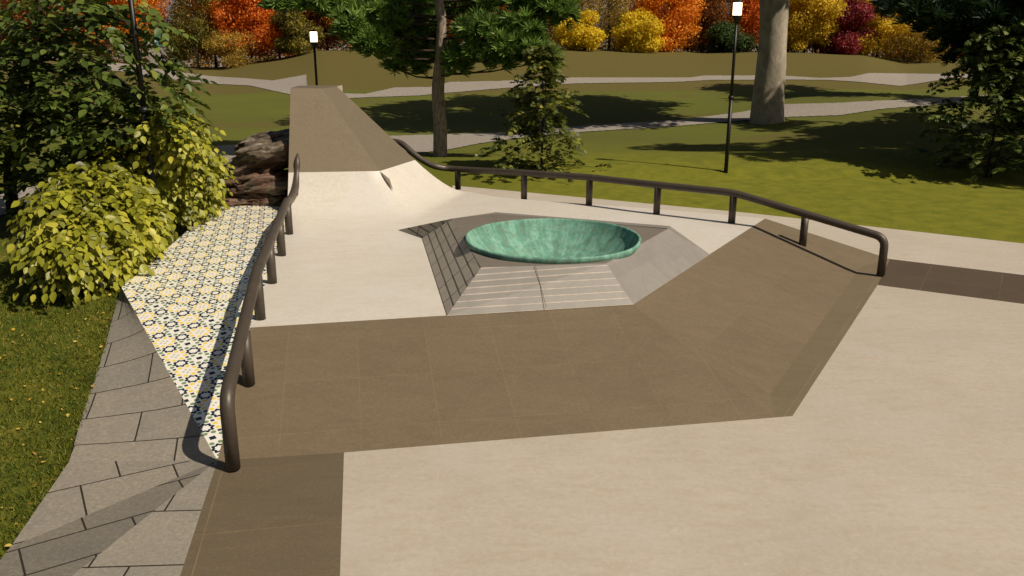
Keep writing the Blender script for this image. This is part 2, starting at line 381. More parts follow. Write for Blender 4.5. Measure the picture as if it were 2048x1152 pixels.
# main foreground deck (sheet) : front region, extends behind the camera
Q1 = P(680, 1152, 0); dirL = (Q1-F1).normalized(); Q1 = F1+dirL*14
dirR = (P(2048, 608, 0)-F3).normalized(); Q3 = F3+dirR*22
QB = Vector((Q3.x, Q1.y, 0)); QM = Vector((F2.x, Q1.y, 0))
tag(mesh('concrete_deck', [F1, Q1, QM, F2, QB, Q3, F3], [(0, 1, 2, 3), (3, 2, 4, 5), (3, 5, 6)], SANDY), kind='structure')
# brown stone borders
SB = P(360, 1152, 0); dl = (SB-P(432, 930, 0)).normalized(); SB = F0+dl*14
tag(mesh('stone_border_near', [F0, SB, Q1+Vector((0, 0, 0)), F1], [(0, 1, 2, 3)], slabstone('border_stone', rot1, *DARKC, w=1.4, h=1.1)), kind='structure')
SR = F4+(P(2048, 550, 0)-F4).normalized()*22
tag(mesh('stone_border_right', [F3, Q3, SR, F4], [(0, 1, 2, 3)], slabstone('border_stone_dark', rot2, (.085, .060, .038), (.07, .049, .031), w=1.4, h=1.1)), kind='structure')
# grey strip along the lawn
G = [P(2300, 515, 0), P(2048, 487, 0), P(1480, 424, 0), P(950, 375, 0), P(905, 371, 0)]
inner = [P(905, 392, 0), P(1480, 470, 0)]
tag(mesh('pavement_strip', [SR+Vector((0, 0, .0)), G[0], G[1], G[2], G[3], G[4], inner[0]+Vector((0, -1.2, 0)), inner[1]+Vector((0, -1.0, 0)), F4], [tuple(range(9))], STRIPM), kind='structure')
# ---- raised platform
plat = empty('skate_platform', (A.x+2, A.y+1, 0), 'raised pale concrete skating platform with brown stone banks and patterned tile side', 'skate platform')
L2 = P(577, 345, 1.3); L3 = P(581, 176, 2.83); C2 = P(760, 342, 1.3); C3 = P(645, 177, 2.83); R2 = P(830, 320, 1.3); R3 = P(674, 173, 2.83)
L3 = onplane(581, 176, L2, C2, C3)
def foot(p2, p3, z=H): d = p2-p3; return p3+d*((p3.z-z)/(p3.z-p2.z))
L1, C1, R1 = foot(L2, L3), foot(C2, C3), foot(R2, R3)
L0 = P(571, 452, H); C0 = P(812, 450, H); R0 = P(936, 383, H)
edge = [Cc, P(1480, 432, H), P(1290, 416, H), P(1085, 402, H), P(988, 393, H), R0]
mesh('platform_floor', [A, B]+edge+[C0, L0], [tuple(range(10))], FLOORM, plat)
S1 = onplane(1722, 528, B, Cc, F3); S2 = P(1535, 790, 0)
M1 = P(1722, 533, 0); M2 = P(1540, 789, 0); M3 = P(1550, 835, 0)
bankf = [(F0+Vector((.06, 0, 0))), F1, M3, M2, B, A]
BS1 = slabstone('bank_stone', rot1, w=.8, h=.85, off=(.1, .3, 0), joint=.28); BS2 = slabstone('bank_stone_side', rot2, w=1.6, h=1.0, joint=.15)
mesh('front_bank', [F0, F1, M3, M2, B, A], [(0, 1, 5), (1, 2, 4), (2, 3, 4), (1, 4, 5)], BS1, plat)
mesh('side_bank', [B, M2, M1, F4, Cc], [(0, 1, 2), (0, 2, 4), (2, 3, 4)], BS2, plat)
mesh('bank_kerb', [M3, F2, F3, F4, M1, M2], [(0, 1, 5), (1, 2, 4, 5), (2, 3, 4)], slabstone('kerb_stone', rot2, (.165, .127, .077), (.14, .107, .063), w=1.2, h=.9, off=(.3, 0, 0)), plat)
eb = [v.copy() for v in edge]; lo = [Vector((v.x, v.y, -.1)) for v in edge]
mesh('platform_side', eb+lo, [(i, i+6, i+7, i+1) for i in range(5)], STRIPM, plat)
# tiles
T1 = P(243, 575, .555); T2 = P(450, 397, H); T3 = P(568, 416, H)
def uvof(vs, o, ex):
    n = (vs[1]-vs[0]).cross(vs[2]-vs[0]).normalized()
    if n.z < 0: n = -n
    e1 = (ex-n*ex.dot(n)).normalized(); e2 = n.cross(e1)
    return [((v-o).dot(e1), (v-o).dot(e2)) for v in vs]
tv1 = [A, L0, T3, T2, T1]; tv2 = [F0+Vector((.0, .0, .0)), A, T1]
exd = (P(477, 724, .3)-P(425, 720, .3)); exd = Vector((1, .05, 0))
TM = tilemat('patterned_tile', .0, (.25, .40)); TM2 = tilemat('patterned_tile_bank', .0, (.37, .235), (.3, .1, 0))
ex1 = P(400, 594, H)-P(300, 601, H); ex2 = onplane(452, 722, F0, A, T1)-onplane(400, 718, F0, A, T1)
mesh('tile_deck', tv1, [(0, 1, 2, 3, 4)], TM, plat, uv=uvof(tv1, A, ex1))
mesh('tile_bank', tv2, [(0, 1, 2)], TM2, plat, uv=uvof(tv2, A, ex2))
mesh('tile_edge', [T1, T2, T3, T1-Vector((0, 0, .5)), T2-Vector((0, 0, .5)), T3-Vector((0, 0, .5))], [(0, 1, 4, 3), (1, 2, 5, 4)], STRIPM, plat)
# ---- quarter pipe
qp = empty('quarter_pipe', (L1.x+.5, L1.y+.5, 0), 'tall quarter pipe with pale curved transition and tapering brown stone face', 'skate ramp')
def bez(a, b, c, t): return a*(1-t)**2+b*2*t*(1-t)+c*t*t
NB = 14; NW = 10; vs = []
for i in range(NB+1):
    t = i/NB; l, c, r = bez(L0, L1, L2, t), bez(C0, C1, C2, t), bez(R0, R1, R2, t)
    row = [l.lerp(c, k/6) for k in range(6)]+[c.lerp(r, k/6) for k in range(7)]
    vs += row
W = 13; fs = [(i*W+k, i*W+k+1, (i+1)*W+k+1, (i+1)*W+k) for i in range(NB) for k in range(W-1)]
mesh('transition', vs, fs, FLOORM, qp, True)
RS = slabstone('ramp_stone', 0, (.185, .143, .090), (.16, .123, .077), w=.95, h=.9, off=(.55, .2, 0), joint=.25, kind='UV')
RS2 = slabstone('ramp_stone_shaded', 0, (.138, .110, .072), (.122, .097, .064), w=.95, h=.9, joint=.25, kind='UV')  # same stone toned darker: the right face's shade is put into the colour
def uvs(vs): return uvof(vs, vs[0], Vector((1, 0, 0)))
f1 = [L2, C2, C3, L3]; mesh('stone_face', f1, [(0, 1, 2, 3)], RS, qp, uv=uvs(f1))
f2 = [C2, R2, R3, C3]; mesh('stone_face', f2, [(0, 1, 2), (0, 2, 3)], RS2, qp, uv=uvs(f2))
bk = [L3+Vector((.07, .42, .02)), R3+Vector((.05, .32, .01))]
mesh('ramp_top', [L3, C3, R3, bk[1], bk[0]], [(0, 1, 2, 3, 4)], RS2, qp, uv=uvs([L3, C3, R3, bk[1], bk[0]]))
# side and back walls
lw = [bez(L0, L1, L2, i/NB) for i in range(NB+1)]+[L3, bk[0]]
rw = [bez(R0, R1, R2, i/NB) for i in range(NB+1)]+[R3, bk[1]]
def skirt(pl): n = len(pl); return pl+[Vector((v.x, v.y, -.4)) for v in pl], [(i, i+1, i+n+1, i+n) for i in range(n-1)]
v_, f_ = skirt(lw); mesh('side_wall', v_, f_, STRIPM, qp)
v_, f_ = skirt(rw); mesh('side_wall', v_, f_, STRIPM, qp)
v_, f_ = skirt([bk[0], bk[1]]); mesh('back_wall', v_, f_, STRIPM, qp)
# stray sliver of the stone texture at the crease, added as a thin patch
c_a, c_b = C2+Vector((0, -.012, .005)), bez(C0, C1, C2, .72)+Vector((.0, -.015, .02)); c_m = bez(C0, C1, C2, .9)+Vector((.09, -.03, .0))
mesh('texture_sliver', [c_a, c_b, c_m], [(0, 1, 2)], RS, qp)
# ---- pavers at left
zl = lambda px, py: hit(px, py)
LE = [(140, 932), (172, 820), (205, 720), (224, 650), (240, 590), (244, 574)]
RE_t = [0, .22, .45, .68, .93, 1.0]
rowsL = [hit(*p)+Vector((0, 0, .05)) for p in LE]; rowsL[-1] = T1.copy(); 
rowsR = [F0.lerp(T1, t) for t in RE_t]; 
vs = []; 
rL, rR = smooth_path(rowsL, 4), smooth_path(rowsR, 4); n_r = len(rL)
for a, b in zip(rL, rR): vs += [a-Vector((0, 0, .3))]+[a.lerp(b, k/4) for k in range(5)]
fs = [(i*6+k, i*6+k+1, (i+1)*6+k+1, (i+1)*6+k) for i in range(n_r-1) for k in range(5)]
def skew(v, a, b):   # coordinates along two (not quite square) joint directions
    U, V = (math.cos(a), math.sin(a)), (-math.sin(b), math.cos(b)); det = U[0]*V[1]-U[1]*V[0]
    return ((v.x*V[1]-v.y*V[0])/det, (U[0]*v.y-U[1]*v.x)/det)
tag(mesh('paved_slope', vs, fs, paver('grey_pavers', 0, (.15, .35, 0), 1.2, kind='UV'), uv=[skew(v, .10, .27) for v in vs]), kind='structure')
a0 = rowsL[0]; e0 = P(-20, 1135, 0); e1 = e0+(P(0, 1115, 0)-P(140, 932, 0)).normalized()*9
kA = P(40, 1088, 0)
k1, k2 = P(0, 1110, .0), P(190, 1115, 0)
kk = F0+(P(190, 1115, 0)-F0).normalized()*9; kb = F0+(P(20, 1096, 0)-F0).normalized()*((P(20, 1096, 0)-F0).length)
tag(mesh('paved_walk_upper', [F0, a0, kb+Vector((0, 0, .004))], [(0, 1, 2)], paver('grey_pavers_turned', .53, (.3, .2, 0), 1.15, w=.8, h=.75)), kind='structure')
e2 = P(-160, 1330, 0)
tag(mesh('paved_walk_middle', [F0, kb+Vector((0, 0, .004)), e2+Vector((0, 0, -.0)), kk+Vector((0, 0, 0))], [(0, 1, 2, 3)], paver('grey_pavers_shaded', .60, (.7, .35, 0), .80, w=.85, h=.42)), kind='structure')  # flat facet; its darker tone paints in the shade of a steeper slope
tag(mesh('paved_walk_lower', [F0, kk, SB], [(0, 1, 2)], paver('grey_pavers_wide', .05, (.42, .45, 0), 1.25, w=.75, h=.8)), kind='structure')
# ---- plinth
ZT = 1.02
pb = [P(893, 632, H), B+Vector((.01,-.02,0)), P(1420, 509, H), P(1340, 452, H), P(990, 424, H), P(795, 460, H), P(843, 476, H)]
pt = [P(962, 535, ZT), P(1212, 527, ZT), P(1335, 458, ZT), P(1335, 457, ZT), P(985, 427, ZT), P(905, 437, ZT)]
pl = empty('stone_plinth', ((pb[0].x+pb[1].x)/2, pb[1].y+1.3, H), 'low faceted grey stone plinth with grooved faces holding the green bowl', 'plinth')
def plinthmat(name, c1, c2, w, h, off=.5, joint=(.35, .30, .26), ms=.012, grooves=False):
    nt = NT(name); v = nt.coords('UV'); vo = nt.coords()
    br = nt.n('ShaderNodeTexBrick'); nt.t.links.new(v, br.inputs['Vector']); br.offset = off
    br.inputs['Scale'].default_value = 1; br.inputs['Brick Width'].default_value = w; br.inputs['Row Height'].default_value = h
    br.inputs['Mortar Size'].default_value = ms; br.inputs['Mortar Smooth'].default_value = .4
    br.inputs['Color1'].default_value = (*c1, 1); br.inputs['Color2'].default_value = (*c2, 1); br.inputs['Mortar'].default_value = (*joint, 1)
    n = nt.noise(vo, 3, 7, .7, .8); f = nt.noise(nt.coords(scale=(1, 6, 1)), 12, 4, .7)
    col = nt.mix(nt.map(n, .4, .7, 0, .5), br.outputs['Color'], tuple(x*.7 for x in c1))
    col = nt.mix(nt.map(f, .4, .7, 0, .25), col, tuple(x*.6 for x in c1))
    nt.bump(nt.M('SUBTRACT', n, br.outputs['Fac']), .35, .012)
    return nt.fin(col, .55, .45)
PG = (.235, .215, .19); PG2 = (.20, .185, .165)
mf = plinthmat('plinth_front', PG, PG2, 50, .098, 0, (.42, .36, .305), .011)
ml = plinthmat('plinth_left', (.46, .405, .325), (.42, .37, .30), .62, .135, 0, (.035, .028, .02), .016)  # left faces coloured paler to make up for the shade they stand in
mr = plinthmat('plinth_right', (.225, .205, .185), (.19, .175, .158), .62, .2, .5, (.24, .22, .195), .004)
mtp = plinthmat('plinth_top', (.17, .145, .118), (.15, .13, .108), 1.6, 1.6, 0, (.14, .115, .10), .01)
def face(name, vl, mat, ex):
    return mesh(name, vl, [tuple(range(len(vl)))], mat, pl, uv=uvof(vl, vl[0], ex))
face('front_face', [pb[0], pb[1], pt[1], pt[0]], mf, pb[1]-pb[0])
face('side_face', [pb[1], pb[2], pt[2], pt[1]], mr, pb[2]-pb[1])
face('rear_face', [pb[2], pb[3], pt[3], pt[2]], mr, pb[3]-pb[2]); face('rear_face', [pb[3], pb[4], pt[4], pt[3]], mr, pb[4]-pb[3])
face('rear_face', [pb[4], pb[5], pt[5], pt[4]], ml, pb[5]-pb[4])
face('left_face', [pb[6], pb[0], pt[0], pt[5]], ml, pb[0]-pb[6])
mesh('wedge_face', [pb[5], pb[6], pt[5]], [(0, 1, 2)], ml, pl, uv=uvof([pb[5], pb[6], pt[5]], pb[5], pb[0]-pb[6]))
# vertical joint on the front face
ja, jb = P(1092, 617, H+.02), P(1070, 532, ZT); nn = (pb[1]-pb[0]).cross(pt[0]-pb[0]).normalized(); nn = nn if nn.y < 0 else -nn
sd = (pb[1]-pb[0]).normalized()*.004
mesh('joint_line', [ja-sd+nn*.02, ja+sd+nn*.02, jb+sd+nn*.02, jb-sd+nn*.02], [(0, 1, 2, 3)], simple('joint_dark', (.11, .085, .07), .8), pl)
# bowl
rimz = 1.075; bl = P(932, 480, rimz); br_ = P(1282, 482, rimz); bf = P(1105, 520, rimz); bb = P(1105, 439, rimz)
BC = Vector(((bl.x+br_.x)/2+.0, (bf.y+bb.y)/2, rimz)); BR = (bb.y-bf.y)/2; BR = (BR+(br_.x-bl.x)/2)/2
# plinth top with a round opening
NS = 64; RH = BR*.997; tp = [pt[0], pt[1], pt[2], pt[4], pt[5]]
circ = [Vector((BC.x+RH*math.cos(2*math.pi*k/NS), BC.y+RH*math.sin(2*math.pi*k/NS), ZT)) for k in range(NS)]
def polyhit(c, d, poly):
    best = None
    for i in range(len(poly)):
        a, b = poly[i], poly[(i+1) % len(poly)]; e = b-a; den = d.x*e.y-d.y*e.x
        if abs(den) < 1e-9: continue
        t = ((a.x-c.x)*e.y-(a.y-c.y)*e.x)/den; u = ((a.x-c.x)*d.y-(a.y-c.y)*d.x)/den
        if t > 0 and -1e-6 <= u <= 1+1e-6: best = t if best is None else min(best, t)
    return best
angs = sorted(set([2*math.pi*k/NS for k in range(NS)]+[math.atan2(p.y-BC.y, p.x-BC.x) % (2*math.pi) for p in tp]))
iv, ov = [], []
for a in angs:
    d = Vector((math.cos(a), math.sin(a), 0)); t = polyhit(BC, d, tp) or RH
    iv.append(Vector((BC.x+RH*d.x, BC.y+RH*d.y, ZT))) if t > RH else iv.append(Vector((BC.x+t*.995*d.x, BC.y+t*.995*d.y, ZT)))
    ov.append(Vector((BC.x+t*d.x, BC.y+t*d.y, ZT)))
n_ = len(angs); tvv = iv+ov
mesh('top_slab', tvv, [(i, (i+1) % n_, n_+(i+1) % n_, n_+i) for i in range(n_)], mtp, pl, uv=uvof(tvv, tvv[0], Vector((1, 0, 0))) if False else [((v.x-pt[0].x)*math.cos(rot1)+(v.y-pt[0].y)*math.sin(rot1)+.95, -(v.x-pt[0].x)*math.sin(rot1)+(v.y-pt[0].y)*math.cos(rot1)+.2) for v in tvv])
nt = NT('green_copper_patina'); tc = nt.coords(); X, Y, Z = sep(nt, tc)
# object origin is at the bowl centre, so the angle gives radial streaks
th = nt.M('ARCTAN2', Y, X); rr = nt.M('SQRT', nt.M('ADD', nt.M('MULTIPLY', X, X), nt.M('MULTIPLY', Y, Y)))
cmb = nt.n('ShaderNodeCombineXYZ'); nt.set(cmb.inputs[0], nt.M('MULTIPLY', th, 5)); nt.set(cmb.inputs[1], nt.M('MULTIPLY', rr, .8))
s1 = nt.noise(cmb.outputs[0], 1.6, 5, .7); s2 = nt.noise(tc, 5, 7, .75, .5)
cl = nt.ramp(nt.M('ADD', nt.M('MULTIPLY', s1, .42), nt.M('MULTIPLY', s2, .58)), [(.36, (.085, .14, .10)), (.47, (.10, .235, .175)), (.56, (.17, .34, .265)), (.68, (.26, .42, .345))])
cl = nt.mix(nt.map(nt.noise(tc, 9, 8, .8), .5, .64, 0, .6), cl, (.15, .165, .115))
nt.bump(s2, .3, .01); PATINA = nt.fin(cl, .8, .2, .0)
prof = [(0, -.52), (.25, -.51), (.55, -.45), (.8, -.31), (.95, -.12), (1.0, .0)]  # inner profile
vs, fs = [], []; NSB = 72
full = [(r*(BR-.02), z) for r, z in prof]+[(BR-.01, .022), (BR+.012, .022), (BR+.022, .0), (BR+.012, -.05), (BR-.05, -.12)]
for r, z in full:
    for k in range(NSB):
        a = 2*math.pi*k/NSB; w = 1+.004*math.sin(5*a)+.003*math.sin(11*a+1); vs.append(((r*w)*math.cos(a), (r*w)*math.sin(a), z+.006*math.sin(3*a)))
for i in range(len(full)-1):
    for k in range(NSB): fs.append((i*NSB+k, i*NSB+(k+1) % NSB, (i+1)*NSB+(k+1) % NSB, (i+1)*NSB+k))
bowl = mesh('copper_bowl', vs, fs, PATINA, None, True); bowl.location = BC
tag(bowl, 'wide shallow bowl in green weathered copper set into the stone plinth', 'bowl')
# ------------------------------------------------------------------ rails
nt = NT('brown_painted_steel'); v = nt.coords(); n1 = nt.noise(v, 5, 5, .6); scr = nt.vor(nt.coords(scale=(3, 3, 14)), 3, 'DISTANCE_TO_EDGE')
col = nt.mix(nt.map(n1, .35, .7, 0, 1), (.072, .056, .041), (.055, .042, .031))
col = nt.mix(nt.M('MULTIPLY', nt.map(scr, 0, .012, 1, 0), nt.map(nt.noise(v, 9), .56, .66, 0, .8)), col, (.22, .19, .16))
RAILM = nt.fin(col, nt.map(n1, .3, .7, .4, .56), .45, .2)
PRAD = .067
def rail(path, posts, label, name='grind_rail', taper=0):
    r = empty(name, posts[0][0], label, 'rail', 'grind rails along the platform edges')
    q = MB(); n_t = len(path); q.tube(path, [PRAD*min(1, .12+(n_t-1-i)/taper) if taper else PRAD for i in range(n_t)], 20); q.build('top_tube', RAILM, r)
    for b, t in posts:
        q = MB(); q.tube([b-Vector((0, 0, .03)), t], PRAD*.97, 20); q.build('post', RAILM, r)
    return r
def up(b, h): return b+Vector((0, 0, h))
def bend(corner, p_down, p_out, rad=.16, n=6):
    a = corner+(p_down-corner).normalized()*rad; c = corner+(p_out-corner).normalized()*rad
    return [a*(1-t)**2+corner*2*t*(1-t)+c*t*t for t in [i/n for i in range(n+1)]]
# left
lb = [P(467, 940, 0), onplane(498, 768, F0, F1, A), P(521, 638, H-.0), P(545, 566, H), P(564, 511, H), P(579, 468, H), P(591, 418, H+.07)]
hl = [.74, .60, .575, .575, .575, .575, .56]
tops = [up(b, h) for b, h in zip(lb, hl)]
tops[2] = up(lb[2], .59)
tip = onplane(595, 305, L2, C2, C3)
lp = [lb[0]+Vector((0, 0, .02))]+bend(tops[0], lb[0], tops[2], .2)+[tops[0].lerp(tops[2], t) for t in (.3, .5, .7, .9)]
lp += bend(tops[2], tops[0], tops[3], .25)[3:]+[tops[3], tops[4], tops[5]]
t7 = tops[6]
ysurf = lambda py: onplane(595, py, L2, C2, C3).y
e1_, e2_ = PY(597, 345, bez(L0, L1, L2, .97).y-.34), PY(598, 322, ysurf(322)-.17)
y5 = tops[5].y; ytip = tip.y
tops[6] = PY(590, 381, t7.y); dd_ = PY(594.5, 322, ytip-.10)
lp += smooth_path([tops[5], PY(581, 400, y5+(t7.y-y5)*.62), tops[6], PY(593.5, 350, t7.y+(ytip-t7.y)*.62), dd_, tip+Vector((0, .03, 0))], 6)[1:]
rail(lp, list(zip(lb[1:], tops[1:])), 'brown round steel rail curving up the left edge beside the patterned tiles', taper=9)
# right
rb = [P(1761, 552, 0), onplane(1605, 490, B, M1, Cc), P(1463, 446, H), P(1313, 428, H), P(1178, 410, H), P(1048, 397, H), P(916, 376, H)]
hr = [.66, .56, .56, .56, .56, .54, .42]
tr = [up(b, h) for b, h in zip(rb, hr)]
rp = [rb[0]+Vector((0, 0, .02))]+bend(tr[0], rb[0], tr[2], .17)+[tr[0].lerp(tr[2], t) for t in (.3, .5, .8)]+bend(tr[2], tr[0], tr[3], .25)+[tr[3], tr[4], tr[5]]
yr = rb[6].y
tail = [PY(872, 333, yr+.02), PY(846, 321, yr+.08), PY(824, 305, yr+.16), PY(803, 287, yr+.30), PY(780, 282, yr+.45)]
rp += smooth_path([tr[5], tr[6]]+tail, 5)[1:]
rail(rp, list(zip(rb[1:], tr[1:])), 'brown round steel rail running along the right edge against the lawn')
# ------------------------------------------------------------------ lamps
BLACK = simple('black_paint', (.012, .010, .008), .45, .3)
nt = NT('lit_glass'); lw_ = nt.n('ShaderNodeLayerWeight'); lw_.inputs[0].default_value = .35
nt.set(nt.b.inputs['Emission Color'], nt.ramp(lw_.outputs['Facing'], [(.25, (1, .93, .80)), (.75, (1, .55, .22))])); nt.b.inputs['Emission Strength'].default_value = 3; LIT = nt.fin((.9, .8, .6), .4)
def lamp(base, h, label, r=.055):
    o = empty('street_lamp', base, label, 'street lamp', 'black lamp posts in the park'); x, y, z = base
    def V(dz): return Vector((x, y, z+dz))
    q = MB(); q.tube([V(-.1), V(h*.46), V(h*.46)], [r*1.05, r*.95, r*.95], 14); q.tube([V(h*.46), V(h-.55)], [r*.78, r*.7], 14); q.build('pole', BLACK, o)
    q = MB(); q.tube([V(h*.46-.05), V(h*.46-.02), V(h*.46+.02), V(h*.46+.06)], [r*1.0, r*1.5, r*1.5, r*.8], 14); q.build('collar', BLACK, o)
    q = MB(); q.tube([V(h-.62), V(h-.52), V(h-.43), V(h-.385)], [r*.8, r*1.3, r*2.1, r*2.35], 16); q.build('lamp_cup', BLACK, o)
    q = MB(); q.tube([V(h-.385), V(h-.06)], [.118, .118], 20); q.build('lamp_glass', LIT, o)
    q = MB(); q.tube([V(h-.06), V(h-.03), V(h)], [.14, .14, .05], 20); q.build('lamp_cap', BLACK, o)
lamp(P(1451, 352, -.02), 4.72, 'black lamp post with lit head standing on the lawn left of the thick grey trunk')
lb_ = PY(634, 178, 29.7); zb = zt(lb_.x, lb_.y); lamp((lb_.x, lb_.y, zb), 3.93-zb, 'black lamp post with lit head rising behind the top of the quarter pipe')
l3 = PY(293, 262, 14.2); lamp((l3.x, l3.y, zt(l3.x, l3.y)), 4.9, 'black lamp post behind the yellow green shrub, its head above the picture', .058)
# ------------------------------------------------------------------ rock
def rock():
    from mathutils import noise as mn
    Y0 = 17.8; bm = bmesh.new()
    def slab(px, py, dy, w, d, h, tilt, seed, turn=0.0):
        tb = bmesh.new(); bmesh.ops.create_icosphere(tb, subdivisions=5, radius=1); c = PY(px, py, Y0+dy); off = Vector((seed*3.1, seed*1.7, seed))
        for v in tb.verts:
            p = v.co.copy()
            p = Vector([math.copysign(abs(a)**.72, a) for a in p])
            n = mn.fractal(p*1.1+off, .8, 2.1, 5); r = 1+.34*n
            cell = mn.voronoi(p*1.6+off)[0][0]; r += .16*(cell-.4)
            lay = p.z*4.2+p.x*.6+1.2*mn.noise(p*1.2+off); r += .055*(abs((lay % 1)-.5)*2)**.5+.03*mn.noise(p*8+off)
            p = p*r; x, y, z = p.x*w, p.y*d, p.z*h
            x, z = x*math.cos(tilt)-z*math.sin(tilt), x*math.sin(tilt)+z*math.cos(tilt)
            x, y = x*math.cos(turn)-y*math.sin(turn), x*math.sin(turn)+y*math.cos(turn)
            v.co = c+Vector((x, y, z))-Vector((CX0, Y0, 1.15))
        me_ = bpy.data.meshes.new('t'); tb.to_mesh(me_); tb.free(); bm.from_mesh(me_); bpy.data.meshes.remove(me_)
    CX0 = PY(525, 350, Y0).x; c = PY(525, 350, Y0)
    slab(535, 305, .1, .78, .6, .24, .30, 1); slab(545, 290, .5, .6, .5, .26, .25, 2)
    slab(520, 335, .25, .72, .6, .20, .42, 3, .3); slab(500, 350, .1, .62, .55, .20, .30, 4)
    slab(535, 368, .0, .72, .6, .22, .12, 5); slab(500, 395, -.05, .66, .6, .22, -.05, 6); slab(550, 400, .0, .55, .6, .26, .1, 7); slab(470, 372, .3, .34, .5, .16, .3, 8)
    me = bpy.data.meshes.new('boulder'); bm.to_mesh(me); bm.free()
    nt = NT('schist_rock'); v = nt.coords(); X, Y, Z = sep(nt, v)
    lay = nt.noise(nt.coords(scale=(1, 1, 5)), 1.4, 9, .72, .8); n2 = nt.noise(v, 6, 8, .75, .4); m2 = nt.noise(v, 1.3, 4)
    col = nt.ramp(lay, [(.36, (.03, .02, .014)), (.46, (.13, .10, .07)), (.57, (.28, .235, .17)), (.69, (.46, .41, .33))])
    red = nt.ramp(n2, [(.35, (.03, .012, .008)), (.6, (.20, .10, .065))])
    col = nt.mix(nt.map(nt.M('SUBTRACT', m2, nt.M('MULTIPLY', Z, .22)), .42, .56, 0, .85), col, red)
    col = nt.mix(nt.map(n2, .56, .7, 0, .5), col, (.20, .19, .10))
    nt.bump(nt.M('ADD', lay, n2), .9, .08); m = nt.fin(col, .8, .3)
    for p in me.polygons: p.use_smooth = False
    me.materials.append(m); o = bpy.data.objects.new('boulder', me); C.objects.link(o)
    o.location = (CX0, Y0, 1.15); o.scale = (1, 1, 1)
    me.polygons.foreach_set('use_smooth', [True]*len(me.polygons))
    tag(o, 'layered grey and rust brown boulder beside the quarter pipe at the end of the tiles', 'rock')
rock()
# ------------------------------------------------------------------ foliage tools (numpy)
def unit(a): return a/np.maximum(np.linalg.norm(a, axis=1, keepdims=True), 1e-9)
def leaves_mesh(name, pos, axis, nrm, size, tmpl, faces, mat, parent):
    """one mesh of many leaves: tmpl (k,3) = along axis, across, along normal"""
    N = len(pos); k = len(tmpl); axis = unit(axis); side = unit(np.cross(nrm, axis)); nn = np.cross(axis, side)
    T = np.asarray(tmpl, float)
    V = pos[:, None, :]+size[:, None, None]*(T[None, :, 0:1]*axis[:, None, :]+T[None, :, 1:2]*side[:, None, :]+T[None, :, 2:3]*nn[:, None, :])
    V = V.reshape(-1, 3); fl = np.array([i for f in faces for i in f]); ft = np.array([len(f) for f in faces])
    L = (fl[None, :]+(np.arange(N)*k)[:, None]).reshape(-1); tot = np.tile(ft, N); st = np.concatenate([[0], np.cumsum(tot)[:-1]])
    me = bpy.data.meshes.new(name); me.vertices.add(len(V)); me.vertices.foreach_set('co', V.astype(np.float32).ravel())
    me.loops.add(len(L)); me.loops.foreach_set('vertex_index', L.astype(np.int32))
    me.polygons.add(len(tot)); me.polygons.foreach_set('loop_start', st.astype(np.int32)); me.polygons.foreach_set('loop_total', tot.astype(np.int32))
    me.update(calc_edges=True); me.validate()
    return link(name, me, mat, parent)
RHOMB = ([(0, 0, 0), (.45, .32, .04), (1, 0, 0), (.45, -.32, .04)], [(0, 1, 2, 3)])
OVATE = ([(0, 0, 0), (.12, .20, .03), (.38, .33, .06), (.68, .24, .03), (1, 0, -.06), (.68, -.24, .03), (.38, -.33, .06), (.12, -.20, .03), (.4, 0, -.02), (.7, 0, -.03)],
         [(0, 8, 2, 1), (8, 9, 3, 2), (9, 4, 3), (0, 7, 6, 8), (8, 6, 5, 9), (9, 5, 4)])
LOBED = ([(0, 0, 0), (.1, .28, 0), (.42, .52, .05), (.40, .2, .03), (.75, .34, .04), (.7, .12, 0), (1, 0, -.05), (.7, -.12, 0), (.75, -.34, .04), (.40, -.2, .03), (.42, -.52, .05), (.1, -.28, 0)],
         [(0, 3, 2, 1), (0, 9, 7, 5, 3), (3, 5, 4), (5, 7, 6), (9, 8, 7), (0, 11, 10, 9)])
def rdirs(n): return unit(rng.normal(size=(n, 3)))
def crown(name, blobs, n, size, mat, parent, tmpl=RHOMB, shell=.55, upb=.3, sun=True):
    """leaves spread through many overlapping ellipsoid clumps; blobs = (x,y,z,rx,ry,rz,w)"""
    b = np.array(blobs, float); w = b[:, 6]/b[:, 6].sum(); idx = rng.choice(len(b), n, p=w); d = rdirs(n)
    r = shell+(1-shell)*rng.random((n, 1))**.6; r *= 1+.12*rng.normal(size=(n, 1))
    pos = b[idx, :3]+d*r*b[idx, 3:6]
    nrm = unit(d*.8+rng.normal(size=(n, 3))*.55+np.array([0, 0, upb])); ax = unit(np.cross(nrm, rdirs(n))+np.array([0, 0, -.35]))
    sz = size*(.6+.8*rng.random(n))
    return leaves_mesh(name, pos, ax, nrm, sz, *tmpl, mat, parent)
def blob_tree(cx, cy, cz, rx, ry, rz, nb, br):
    out = []
    for i in range(nb):
        d = rdirs(1)[0]; k = random.random()**.45; 
        s = br*(.6+.8*random.random())
        x, y, z = cx+d[0]*rx*k, cy+d[1]*ry*k, cz+d[2]*rz*k
        out.append((x, y, z, s, s, s*.75, s*s))
    return out
